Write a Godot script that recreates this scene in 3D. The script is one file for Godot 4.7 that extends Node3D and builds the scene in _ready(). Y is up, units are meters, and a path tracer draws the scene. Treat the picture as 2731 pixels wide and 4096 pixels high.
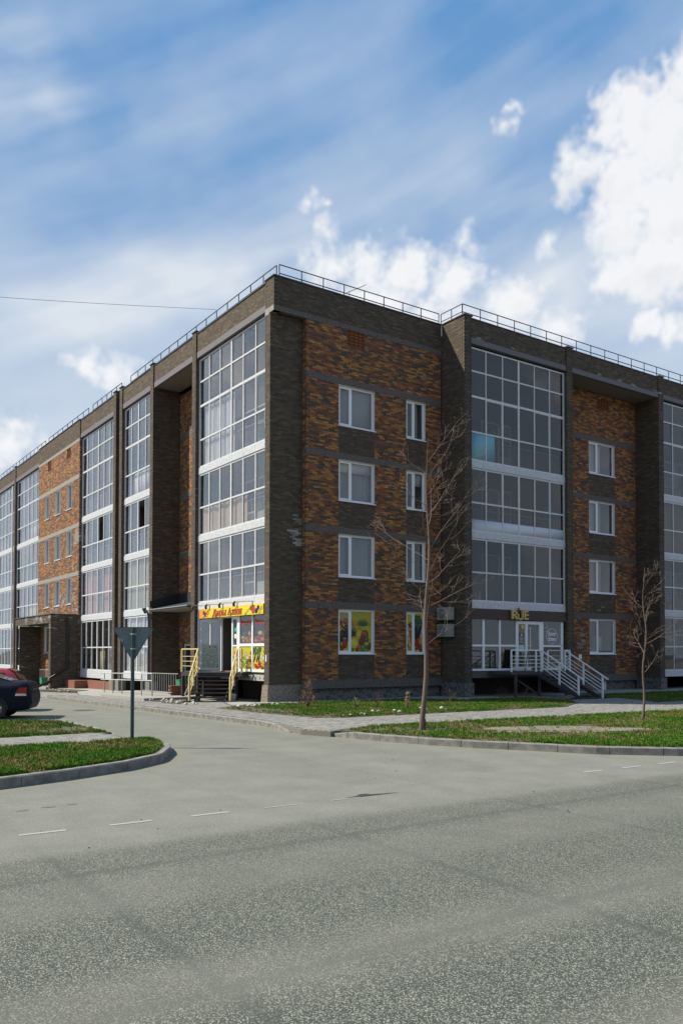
extends Node3D
# A brick corner block of flats at a side street, seen from across the main road. Right facade: z = 0, running +x. Left facade: x = 0, running -z.

var mats := {}
var counts := {}
var rng := RandomNumberGenerator.new()
var fine := FastNoiseLite.new()
var broad := FastNoiseLite.new()
const UP := Vector3.UP
const RX := Vector3(1, 0, 0)
const FZ := Vector3(0, 0, 1)
const SLOPE := 0.0116

# ---------------------------------------------------------------- helpers: meshes
class MB:
	var st := SurfaceTool.new()
	var n := 0
	func _init() -> void:
		st.begin(Mesh.PRIMITIVE_TRIANGLES)
		st.set_smooth_group(-1)
	func quad(a: Vector3, b: Vector3, c: Vector3, d: Vector3) -> void:   # anticlockwise seen from the front
		for v in [a, c, b, a, d, c]:
			st.add_vertex(v)
		n += 2
	func quad_uv(a: Vector3, b: Vector3, c: Vector3, d: Vector3, r := Rect2(0, 0, 1, 1)) -> void:   # a lower left, then anticlockwise
		var uv := [Vector2(r.position.x, r.end.y), r.end, Vector2(r.end.x, r.position.y), r.position]
		var vs := [a, b, c, d]
		for k in [0, 2, 1, 0, 3, 2]:
			st.set_uv(uv[k])
			st.add_vertex(vs[k])
		n += 2
	func tri(a: Vector3, b: Vector3, c: Vector3) -> void:
		for v in [a, c, b]:
			st.add_vertex(v)
		n += 1
	func hexa(p: Array) -> void:   # 4 bottom corners anticlockwise seen from above, then the 4 top ones
		quad(p[4], p[5], p[6], p[7])
		quad(p[3], p[2], p[1], p[0])
		for k in 4:
			var j := (k + 1) % 4
			quad(p[k], p[j], p[j + 4], p[k + 4])
	func box(lo: Vector3, hi: Vector3) -> void:
		hexa([Vector3(lo.x, lo.y, hi.z), Vector3(hi.x, lo.y, hi.z), Vector3(hi.x, lo.y, lo.z), Vector3(lo.x, lo.y, lo.z), Vector3(lo.x, hi.y, hi.z), Vector3(hi.x, hi.y, hi.z), Vector3(hi.x, hi.y, lo.z), Vector3(lo.x, hi.y, lo.z)])
	func fbox(o: Vector3, u: Vector3, nn: Vector3, a0: float, a1: float, y0: float, y1: float, d0: float, d1: float) -> void:   # box on a facade: along u, up, out along nn
		var p := []
		for y in [y0, y1]:
			for k in [[a0, d1], [a1, d1], [a1, d0], [a0, d0]]:
				p.append(Vector3(o.x, 0, o.z) + u * k[0] + nn * k[1] + Vector3(0, y, 0))
		hexa(p)
	func bar(a: Vector3, b: Vector3, w: float, h: float) -> void:   # a beam of rectangular section from a to b
		var f := (b - a).normalized()
		var s := f.cross(Vector3.UP)
		s = (Vector3.RIGHT if s.length() < 0.01 else s.normalized())
		var t := s.cross(f).normalized()
		s *= w / 2
		t *= h / 2
		hexa([a - s - t, a + s - t, b + s - t, b - s - t, a - s + t, a + s + t, b + s + t, b - s + t])
	func tube(pts: Array, rad: Array, sides := 6, capped := true) -> void:
		st.set_smooth_group(0)
		var rings := []
		var side := Vector3.ZERO
		for k in pts.size():
			var f: Vector3 = (pts[mini(k + 1, pts.size() - 1)] - pts[maxi(k - 1, 0)]).normalized()
			if side == Vector3.ZERO:
				side = f.cross(Vector3.UP if absf(f.y) < 0.9 else Vector3.RIGHT).normalized()
			side = (side - f * side.dot(f)).normalized()
			var up := side.cross(f)
			var ring := []
			for j in sides:
				var a := TAU * j / sides
				ring.append(pts[k] + (side * cos(a) + up * sin(a)) * rad[k])
			rings.append(ring)
		for k in pts.size() - 1:
			for j in sides:
				var i := (j + 1) % sides
				quad(rings[k][i], rings[k][j], rings[k + 1][j], rings[k + 1][i])
		st.set_smooth_group(-1)
		if capped:
			for k in range(1, sides - 1):
				tri(rings[0][0], rings[0][k], rings[0][k + 1])
				tri(rings[-1][0], rings[-1][k + 1], rings[-1][k])
	func disc_prism(c: Vector3, r: float, axis: Vector3, len: float, sides := 16) -> void:
		tube([c, c + axis * len], [r, r], sides)
	func sheet(poly: PackedVector2Array, h: float, thick: float, slope: float) -> void:   # a slab over (x, z) outlines, following the fall of the ground behind z = 0
		var big := 400.0
		for half in [PackedVector2Array([Vector2(-big, 0), Vector2(big, 0), Vector2(big, big), Vector2(-big, big)]), PackedVector2Array([Vector2(-big, -big), Vector2(big, -big), Vector2(big, 0), Vector2(-big, 0)])]:
			for pc in Geometry2D.intersect_polygons(poly, half):
				var id := Geometry2D.triangulate_polygon(pc)
				for k in range(0, id.size(), 3):
					var v := []
					for j in 3:
						var q: Vector2 = pc[id[k + j]]
						v.append(Vector3(q.x, h + slope * minf(q.y, 0), q.y))
					if (v[1] - v[0]).cross(v[2] - v[0]).y < 0:
						v.reverse()
					for q in [v[0], v[2], v[1]]:
						st.set_uv(Vector2(q.x, q.z))
						st.set_uv2(Vector2((q.x + 44.0) / 64.0, (q.z + 34.0) / 64.0))
						st.add_vertex(q)
					n += 1
				if thick > 0:
					for k in pc.size():
						var a: Vector2 = pc[k]
						var b: Vector2 = pc[(k + 1) % pc.size()]
						if absf(a.y) < 0.0001 and absf(b.y) < 0.0001:
							continue
						var ta := Vector3(a.x, h + slope * minf(a.y, 0), a.y)
						var tb := Vector3(b.x, h + slope * minf(b.y, 0), b.y)
						quad(ta - Vector3(0, thick, 0), tb - Vector3(0, thick, 0), tb, ta)
	func done() -> ArrayMesh:
		st.generate_normals()
		return st.commit()

# ---------------------------------------------------------------- helpers: materials
func lin(r: float, g: float, b: float, a := 1.0) -> Color:
	var c := Color(r, g, b).linear_to_srgb()
	c.a = a
	return c

func mat(key: String, r: float, g: float, b: float, rough := 0.8, o := {}) -> StandardMaterial3D:
	if mats.has(key):
		return mats[key]
	var m := StandardMaterial3D.new()
	m.resource_name = key
	m.albedo_color = lin(r, g, b)
	m.roughness = rough
	m.metallic = o.get("metal", 0.0)
	m.metallic_specular = o.get("spec", 0.5)
	m.vertex_color_use_as_albedo = o.get("vc", false)
	if o.has("tex"):
		m.albedo_texture = o.tex
	if o.has("scale"):
		m.uv1_triplanar = true
		m.uv1_world_triplanar = o.get("world", true)
		m.uv1_scale = Vector3.ONE * o.scale
	if o.has("bump"):
		m.heightmap_enabled = true
		m.heightmap_texture = o.bump
		m.heightmap_scale = o.get("deep", 0.3)
	if o.has("alpha"):
		m.transparency = BaseMaterial3D.TRANSPARENCY_ALPHA
		m.albedo_color.a = o.alpha
	if o.has("coat"):
		m.clearcoat_enabled = true
		m.clearcoat = o.coat
		m.clearcoat_roughness = 0.05
	if o.has("back"):
		m.backlight_enabled = true
		m.backlight = Color(o.back, o.back, o.back)
	mats[key] = m
	return m

func noise_tex(sd: int, freq: float, lo: float, hi: float, octaves := 4, size := 512, cellular := false) -> NoiseTexture2D:
	var f := FastNoiseLite.new()
	f.seed = sd
	f.frequency = freq
	f.fractal_octaves = octaves
	f.noise_type = FastNoiseLite.TYPE_SIMPLEX_SMOOTH
	if cellular:
		f.noise_type = FastNoiseLite.TYPE_CELLULAR
		f.cellular_return_type = FastNoiseLite.RETURN_CELL_VALUE
		f.fractal_type = FastNoiseLite.FRACTAL_NONE
	var g := Gradient.new()
	g.set_color(0, Color(lo, lo, lo))
	g.set_color(1, Color(hi, hi, hi))
	var t := NoiseTexture2D.new()
	t.width = size
	t.height = size
	t.seamless = true
	t.noise = f
	t.color_ramp = g
	return t

# ---------------------------------------------------------------- helpers: nodes
func numbered(parent: Node, called: String) -> String:
	var key := "%d/%s" % [parent.get_instance_id(), called]
	var k: int = counts.get(key, 0)
	counts[key] = k + 1
	return called if k == 0 else "%s_%03d" % [called, k]

func part(parent: Node, called: String, mesh: Mesh, m: Material, at := Vector3.ZERO) -> MeshInstance3D:
	var o := MeshInstance3D.new()
	o.name = numbered(parent, called)
	o.mesh = mesh
	o.material_override = m
	o.position = at
	parent.add_child(o, true)
	return o

func thing(called: String, label: String, category: String, at := Vector3.ZERO, turn := 0.0, group := "") -> Node3D:
	var o := Node3D.new()
	o.name = numbered(self, called)
	add_child(o, true)
	o.position = at
	o.rotation.y = turn
	return tag(o, label, category, group)

func tag(o: Node3D, label: String, category: String, group := "") -> Node3D:
	o.set_meta("label", label)
	o.set_meta("category", category)
	if group:
		o.set_meta("group", group)
	return o

func kind(o: Node, k: String) -> Node:
	o.set_meta("kind", k)
	return o

func setting(called: String, mesh: Mesh, m: Material, label := "") -> MeshInstance3D:
	var o := part(self, called, mesh, m)
	o.set_meta("kind", "structure")
	if label:
		o.set_meta("label", label)
	return o

func copies(parent: Node, called: String, mesh: Mesh, m: Material, where: Array, tint: PackedColorArray) -> MultiMeshInstance3D:
	var mm := MultiMesh.new()
	mm.transform_format = MultiMesh.TRANSFORM_3D
	mm.use_colors = tint.size() > 0
	mm.mesh = mesh
	mm.instance_count = where.size()
	for i in where.size():
		mm.set_instance_transform(i, where[i])
		if tint.size():
			mm.set_instance_color(i, tint[i])
	var o := MultiMeshInstance3D.new()
	o.name = numbered(parent, called)
	o.multimesh = mm
	o.material_override = m
	parent.add_child(o, true)
	o.set_meta("kind", "stuff")
	return o

func gy(z: float) -> float:
	return SLOPE * minf(z, 0.0)

func one(f: Callable) -> ArrayMesh:
	var b := MB.new()
	f.call(b)
	return b.done()

# ---------------------------------------------------------------- sky
const CLOUDS := [[54.3, 31.6, 2.6], [56.9, 30.7, 3.4], [51.2, 29.6, 1.9], [53.7, 28.8, 2.6], [56.9, 26.9, 3.4], [53.3, 26.4, 2.2], [55.9, 23.9, 2.6], [52.8, 23.7, 1.7], [58.5, 32.4, 2.8], [59.5, 28.5, 4.5], [60.5, 24.5, 3.5],
	[33.8, 25.3, 1.7], [36.5, 25.2, 1.9], [39.2, 25.0, 1.9], [42.4, 23.9, 2.2], [46.2, 22.6, 2.0], [49.3, 21.0, 1.5], [43.4, 26.4, 1.0], [36.5, 22.5, 3.5], [41.5, 20.5, 3.5],
	[32.3, 29.0, .55], [33.2, 28.9, .5], [46.0, 32.4, .55], [46.6, 33.2, .4], [17.4, 18.4, 1.25], [19.3, 18.1, 1.35], [20.4, 18.3, .8], [12.6, 13.2, 1.9], [9.5, 13.6, 2.2], [15.0, 13.0, 1.0], [33.4, 27.3, .8], [55.0, 20.6, .9], [56.5, 20.2, 1.0], [48.8, 25.8, .7]]

func sky_at(az: float, el: float, veil: FastNoiseLite, puff: FastNoiseLite, detail: FastNoiseLite, more: Array) -> Color:
	var t := clampf(el / 45.0, 0.0, 1.0)
	var c := Color(0.62, 0.82, 1.07).lerp(Color(0.140, 0.40, 0.84), pow(t, 0.74))
	# cirrus veil: long streaks, thicker low down
	var sx := az * 0.9 + el * 0.75
	var sy := el * 1.5 - az * 0.55
	var v := veil.get_noise_2d(sx * 0.6, sy * 2.3) * 0.62 + veil.get_noise_2d(az * 1.5 + 300.0, el * 2.2) * 0.45
	var lowly := smoothstep(32.0, 18.0, el)
	var thick := clampf(0.13 + v * 0.36 + 0.38 * lowly, 0.0, 0.85)
	for q in more:
		var dd := Vector2((az - q[0]) / q[2], (el - q[1]) / q[3])
		thick += q[4] * exp(-dd.length_squared()) * (0.8 + 1.3 * v)
	c = c.lerp(Color(1.06, 1.13, 1.21), clampf(thick, 0.0, 0.92))
	# cumulus: soft blobs with a broken edge
	var wx := detail.get_noise_2d(az * 9.0, el * 9.0)
	var wy := detail.get_noise_2d(az * 9.0 + 500.0, el * 9.0)
	var best := -9.0
	var size := 2.0
	var low := 0.0
	for q in CLOUDS:
		var dx: float = az - q[0] + wx * 0.9
		var dy: float = (el - q[1] + wy * 0.7) * 1.15
		if absf(dx) > q[2] * 2.5 or absf(dy) > q[2] * 2.5:
			continue
		var d: float = 1.0 - Vector2(dx, dy).length() / q[2]
		if q[2] < 1.1:
			d = d * .6 - .02
		if d > best:
			best = d
			size = q[2]
			low = clampf(-dy / q[2], -1.0, 1.0)
	var far := Vector2(az - 35.0, el - 25.0).length()
	if far > 38.0:   # the same kind of sky goes on all round
		var k := puff.get_noise_2d(az * 1.6, el * 2.4) * 1.5 - 0.26
		k -= absf(el - 24.0) / 60.0
		k *= smoothstep(38.0, 46.0, far)
		if k > best:
			best = k
			low = 0.2
	var edge := puff.get_noise_2d(az * 6.0, el * 7.5) * 0.50 + detail.get_noise_2d(az * 24.0, el * 28.0) * 0.24
	edge *= clampf(size / 2.0, .4, 1.0)
	var solid: float = smoothstep(51.0, 54.0, az) * smoothstep(62.0, 60.0, az) * .35
	var dens := smoothstep(-0.36, 0.78, best + edge + solid * smoothstep(-.25, .3, best))
	if dens > 0.0:
		var body := clampf(best + edge * 0.8, 0.0, 1.0)
		var shade := clampf(low * 0.5 + puff.get_noise_2d(az * 5.0 + 80.0, el * 6.0 + 9.0) * 0.5, 0.0, 1.0) * body
		var cc := Color(1.30, 1.31, 1.33).lerp(Color(0.82, 0.87, 0.95), shade * 0.95)
		c = c.lerp(cc, dens * 0.95)
	return c

func make_sky() -> ImageTexture:
	var mk := func(sd: int, oct: int) -> FastNoiseLite:
		var f := FastNoiseLite.new()
		f.seed = sd
		f.frequency = 0.05
		f.fractal_octaves = oct
		f.noise_type = FastNoiseLite.TYPE_SIMPLEX_SMOOTH
		return f
	var veil: FastNoiseLite = mk.call(5, 4)
	var puff: FastNoiseLite = mk.call(23, 4)
	var detail: FastNoiseLite = mk.call(41, 3)
	var more := [[13.0, 33.5, 4.5, 2.6, 0.5], [17.5, 32.2, 5.0, 1.2, 0.26], [24.0, 24.2, 7.0, 2.2, 0.42], [31.0, 24.8, 5.0, 2.4, 0.34], [16.0, 21.0, 6.0, 2.0, 0.3], [44.0, 28.8, 6.0, 1.6, 0.3], [50.0, 23.0, 6.0, 2.6, 0.4]]
	# coarse all round, fine where the picture looks
	var lw := 512
	var lh := 256
	var im := Image.create(lw, lh, false, Image.FORMAT_RGBF)
	for j in lh:
		var el := 90.0 - (j + 0.5) * 180.0 / lh
		for i in lw:
			var az := (i + 0.5) * 360.0 / lw
			az = az - 360.0 if az > 180.0 else az
			var c := Color(0.32, 0.33, 0.32)
			if el > -1.0:
				c = sky_at(az, maxf(el, 0.0), veil, puff, detail, more)
				if absf(az) > 172.0:   # close the ring
					var other := sky_at(-signf(az) * (360.0 - absf(az)), maxf(el, 0.0), veil, puff, detail, more)
					c = c.lerp(other, 0.5 * smoothstep(172.0, 180.0, absf(az)))
			im.set_pixel(i, j, c)
	var big := 4096
	im.resize(big, big / 2, Image.INTERPOLATE_CUBIC)
	var x0 := int(8.0 / 360.0 * big)
	var x1 := int(62.0 / 360.0 * big)
	var y0 := int((90.0 - 42.0) / 180.0 * big / 2)
	var y1 := int((90.0 - 8.0) / 180.0 * big / 2)
	for j in range(y0, y1):
		var el := 90.0 - (j + 0.5) * 360.0 / big
		for i in range(x0, x1):
			var az := (i + 0.5) * 360.0 / big
			var c := sky_at(az, el, veil, puff, detail, more)
			var w := minf(minf(i - x0, x1 - i), minf(j - y0, y1 - j)) / 24.0
			im.set_pixel(i, j, c if w >= 1.0 else im.get_pixel(i, j).lerp(c, w))
	return ImageTexture.create_from_image(im)

# ---------------------------------------------------------------- brickwork
var brick_at: Array[Transform3D] = []
var brick_col := PackedColorArray()
var brick_rank := PackedFloat32Array()
var brick_hue := PackedInt32Array()
const EYE := Vector3(-15.617, 2.0, 27.131)
# dark brown, dark grey-brown, deep brown / red, red-brown, rust / ochre, tan / dark in the mix
const HUES := [Vector3(.088, .067, .046), Vector3(.068, .053, .039), Vector3(.118, .087, .057), Vector3(.225, .086, .038), Vector3(.185, .070, .034), Vector3(.27, .110, .044), Vector3(.38, .185, .054), Vector3(.33, .155, .047), Vector3(.078, .060, .046), Vector3(.098, .070, .050), Vector3(.33, .31, .29), Vector3(.22, .21, .20)]
var wall_mb: MB

func bricks(o: Vector3, u: Vector3, n: Vector3, w: float, y0: float, y1: float, style: String, holes := [], q0 := 0, q1 := 0, core := true) -> void:
	# one brick face: outer plane through o, from o along u; q: corner (1 this face owns even courses, 2 odd courses)
	var course := 0.077
	var deep := 0.11
	for k in range(int(floor(y0 / course)), int(ceil(y1 / course))):
		var b0 := maxf(k * course + 0.005, y0 + 0.003)
		var b1 := minf((k + 1) * course - 0.005, y1 - 0.003)
		if b1 - b0 < 0.015:
			continue
		var even := posmod(k, 2) == 0
		var s := 0.004
		var e := w - 0.004
		if q0 and (q0 == 1) != even:
			s = 0.12
		if q1 and (q1 == 1) != even:
			e = w - 0.12
		var off := 0.13 if even else 0.0
		if style == "mix":
			off = posmod(k, 3) * 0.0867
		var yc := (b0 + b1) / 2
		for i in range(0, int(w / 0.26) + 2):
			var segs := [Vector2(maxf(i * 0.26 - off + 0.005, s), minf((i + 1) * 0.26 - off - 0.005, e))]
			for h in holes:
				if yc > h[2] and yc < h[3]:
					var left := []
					for g in segs:
						if g.y <= h[0] or g.x >= h[1]:
							left.append(g)
							continue
						if g.x < h[0] - 0.03:
							left.append(Vector2(g.x, h[0] - 0.003))
						if g.y > h[1] + 0.03:
							left.append(Vector2(h[1] + 0.003, g.y))
					segs = left
			for g in segs:
				var len: float = g.y - g.x
				if len < 0.02:
					continue
				var am: float = (g.x + g.y) / 2
				var p := Vector3(o.x, 0, o.z) + u * am + Vector3(0, yc, 0) - n * (deep / 2 - rng.randf_range(-0.002, 0.0015))
				brick_at.append(Transform3D(Basis(u * len, UP * (b1 - b0), n * deep), p))
				var hue := 0
				var r := rng.randf()
				if style == "dark":
					hue = 0 if r < .5 else (1 if r < .8 else 2)
				else:
					var d := broad.get_noise_3d(p.dot(u) * 38.0 + p.y * 60.0, p.y * 170.0, 7.0) * .8
					if r < 0.25 - d * 0.05:
						hue = 6 if r < 0.15 else 7
					elif d * .12 + rng.randf_range(-.5, .5) > 0.12:
						hue = 8 if rng.randf() < .6 else 9
					else:
						hue = 3 + int(rng.randf() * 2.99)
				var salt := broad.get_noise_3d(p.x * 6.0, p.y * 9.0, p.z * 6.0) * .55 + broad.get_noise_3d(p.x * 30.0, p.y * 30.0, p.z * 30.0) * 0.5
				salt += salty(p, n)
				if salt > 0.62 and rng.randf() < clampf((salt - .5) * 2.4, 0.0, .9):
					hue = 10 if salt > 0.8 and rng.randf() < .6 else 11
				var c: Vector3 = HUES[hue] * rng.randf_range(0.82, 1.18)
				brick_hue.append(hue)
				brick_col.append(Color(c.x, c.y, c.z))
				var to := EYE - p
				brick_rank.append(maxf(0.0, to.dot(n)) / pow(to.length(), 3.0) * len * (b1 - b0))
	if not core:
		return
	var xs := [0.008 if q0 == 1 else (0.118 if q0 == 2 else 0.0), w - (0.008 if q1 == 1 else (0.118 if q1 == 2 else 0.0))]
	var ys := [y0, y1]
	for h in holes:
		xs.append_array([clampf(h[0], xs[0], xs[1]), clampf(h[1], xs[0], xs[1])])
		ys.append_array([clampf(h[2], y0, y1), clampf(h[3], y0, y1)])
	xs.sort()
	ys.sort()
	for a in xs.size() - 1:
		for b in ys.size() - 1:
			if xs[a + 1] - xs[a] < 0.001 or ys[b + 1] - ys[b] < 0.001:
				continue
			var mx: float = (xs[a] + xs[a + 1]) / 2
			var my: float = (ys[b] + ys[b + 1]) / 2
			var open := false
			for h in holes:
				open = open or (mx > h[0] and mx < h[1] and my > h[2] and my < h[3])
			if not open:
				wall_mb.fbox(o, u, n, xs[a], xs[a + 1], ys[b], ys[b + 1], -0.118, -0.008)

func salty(p: Vector3, n: Vector3) -> float:   # where lime has bled out of the brickwork
	var s := 0.0
	var spots := [[Vector3(1.0, 7.0, -.29), .75, .75], [Vector3(1.3, 6.3, -.29), .35, .6], [Vector3(.75, 15.9, 0), .3, .4], [Vector3(.3, 16.3, 0), .3, .5], [Vector3(8.2, 6.4, .8), .7, .35], [Vector3(4.4, 4.65, 0), .6, .35], [Vector3(14.9, 16.0, 1.4), .4, .5], [Vector3(22.1, 16.0, 1.4), .4, .5], [Vector3(22.1, 14.6, .7), .8, .25], [Vector3(22.1, 7.1, .7), .9, .45], [Vector3(17.8, 2.6, 0), .5, .5], [Vector3(18.0, 5.9, 0), .3, .4], [Vector3(5.4, 2.4, 0), .5, .3], [Vector3(-1.6, 3.4, -23.9), 1.3, .5], [Vector3(-.9, 1.6, -23.9), .5, .35], [Vector3(-1.63, 3.9, -28.0), 4.0, .7], [Vector3(.6, 8.9, -24.0), 1.0, .3], [Vector3(0, 6.4, -25.0), 1.6, .5], [Vector3(0, 9.2, -24.4), .9, .5], [Vector3(0, 6.8, -32.5), 1.2, .45], [Vector3(20.8, 12.2, 0), .5, .4]]
	for q in spots:
		s += q[2] * .85 * exp(-(p - q[0]).length_squared() / (q[1] * q[1]))
	if n.z > .5 and p.x > 8.9 and p.y > 15.45 and p.y < 15.6:
		s += .45
	return s

func lay_bricks(house: Node3D) -> void:
	var bm := BoxMesh.new()
	var grain := noise_tex(3, 0.05, 0.72, 1.22, 4, 256)
	var order := range(brick_at.size())
	order.sort_custom(func(a, b): return brick_rank[a] > brick_rank[b])
	var where := []
	var tint := PackedColorArray()
	for k in order.size():
		var i: int = order[k]
		if k < 300:
			var c: Vector3 = HUES[brick_hue[i]]
			var m := mat("brick_%d" % brick_hue[i], c.x, c.y, c.z, .88, {"tex": grain, "scale": 4.0})
			var b := part(house, "brick", bm, m)
			b.transform = brick_at[i]
		else:
			where.append(brick_at[i])
			tint.append(brick_col[i])
	copies(house, "brickwork", bm, mat("brickwork", 1, 1, 1, .88, {"vc": true, "tex": grain, "scale": 4.0}), where, tint)

# ---------------------------------------------------------------- windows and glazed balconies
func pane_mesh(o: Vector3, u: Vector3, n: Vector3, a0: float, a1: float, y0: float, y1: float, d: float, leaves := 1) -> ArrayMesh:
	var b := MB.new()
	var tip := [rng.randf_range(-.011, .011), rng.randf_range(-.011, .011), rng.randf_range(-.011, .011)]
	for l in leaves:
		var p := []
		var dl := d - .016 * l
		var s := 1.0 - .6 * l
		for y in [0, 1]:
			for k in [[a0, dl, 0], [a1, dl, 1], [a1, dl - .005, 1], [a0, dl - .005, 0]]:
				p.append(Vector3(o.x, y1 if y else y0, o.z) + u * k[0] + n * (k[1] + s * ((tip[0] if k[2] else tip[1]) + (tip[2] if y else 0.0))))
		b.hexa(p)
	return b.done()

func glass() -> StandardMaterial3D:
	return mat("glass", .020, .026, .028, 0.0, {"alpha": 0.07})

func clear_glass() -> StandardMaterial3D:
	return mat("window_glass", .030, .036, .038, 0.0, {"alpha": 0.18})

func window(house: Node3D, o: Vector3, u: Vector3, n: Vector3, a0: float, a1: float, y0: float, y1: float, split := -1.0, tilt := false) -> MeshInstance3D:
	var white := mat("upvc", .72, .74, .76, .35)
	var f := MB.new()
	var d0 := -0.17
	var d1 := -0.10
	var t := 0.075
	f.fbox(o, u, n, a0, a1, y0, y0 + t, d0, d1)
	f.fbox(o, u, n, a0, a1, y1 - t, y1, d0, d1)
	f.fbox(o, u, n, a0, a0 + t, y0 + t, y1 - t, d0, d1)
	f.fbox(o, u, n, a1 - t, a1, y0 + t, y1 - t, d0, d1)
	var cells := [[a0 + t, a1 - t]]
	if split > 0.0:
		var m := a0 + (a1 - a0) * split
		f.fbox(o, u, n, m - 0.05, m + 0.05, y0 + t, y1 - t, d0, d1 + 0.004)
		cells = [[a0 + t, m - 0.05], [m + 0.05, a1 - t]]
		# the opening sash on the narrow side stands a little proud
		var s: Array = cells[0]
		for r in [[s[0], s[1], y0 + t, y0 + t + .045], [s[0], s[1], y1 - t - .045, y1 - t], [s[0], s[0] + .04, y0 + t + .045, y1 - t - .045], [s[1] - .04, s[1], y0 + t + .045, y1 - t - .045]]:
			f.fbox(o, u, n, r[0], r[1], r[2], r[3], d0 + .01, d1 + .012)
	var w := part(house, "window", f.done(), white)
	for c in cells:
		part(w, "pane", pane_mesh(o, u, n, c[0], c[1], y0 + t, y1 - t, -0.125), clear_glass())
	var rv := MB.new()   # white reveals round the opening
	rv.fbox(o, u, n, a0, a0 + .012, y0, y1, d1, -.004)
	rv.fbox(o, u, n, a1 - .012, a1, y0, y1, d1, -.004)
	rv.fbox(o, u, n, a0 + .012, a1 - .012, y1 - .012, y1, d1, -.004)
	part(w, "reveal", rv.done(), mat("reveal", .62, .62, .60, .6))
	var sl := MB.new()
	sl.fbox(o, u, n, a0 - .02, a1 + .05, y0 - .035, y0, d1, .045)
	part(w, "sill", sl.done(), mat("sill", .66, .69, .73, .35))
	return w

func room(house: Node3D, o: Vector3, u: Vector3, n: Vector3, a0: float, a1: float, y0: float, y1: float, d0 := -.19, depth := 2.6, dark := .32) -> void:
	var b := MB.new()
	b.fbox(o, u, n, a0, a1, y0 - .1, y0, d0 - depth, d0)
	b.fbox(o, u, n, a0, a1, y1, y1 + .1, d0 - depth, d0)
	b.fbox(o, u, n, a0 - .1, a0, y0 - .1, y1 + .1, d0 - depth, d0)
	b.fbox(o, u, n, a1, a1 + .1, y0 - .1, y1 + .1, d0 - depth, d0)
	b.fbox(o, u, n, a0 - .1, a1 + .1, y0 - .1, y1 + .1, d0 - depth - .1, d0 - depth)
	part(house, "room", b.done(), mat("room_%.2f" % dark, dark, dark * .97, dark * .92, .9))

func curtain(label: String, o: Vector3, u: Vector3, n: Vector3, a0: float, a1: float, y0: float, y1: float, d: float, m: Material, waves := 9.0, cat := "curtain", group := "") -> void:
	var b := MB.new()
	b.st.set_smooth_group(0)
	var steps := int(maxf(10.0, waves * 7.0))
	var amp := 0.035 if waves > 0.0 else 0.0
	if waves <= 0.0:
		b.fbox(o, u, n, a0, a1, y0, y1, d - .004, d)
	else:
		for k in steps:
			var p := []
			for j in 2:
				var t := float(k + j) / steps
				var a := lerpf(a0, a1, t)
				var off := d + amp * sin(t * waves * TAU) * (0.7 + 0.3 * sin(t * 23.0))
				p.append(Vector3(o.x, 0, o.z) + u * a + n * off)
			b.quad(p[0] + UP * y0, p[1] + UP * y0, p[1] + UP * y1, p[0] + UP * y1)
	var o3 := part(self, cat.replace(" ", "_"), b.done(), m)
	tag(o3, label, cat, group)

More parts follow.
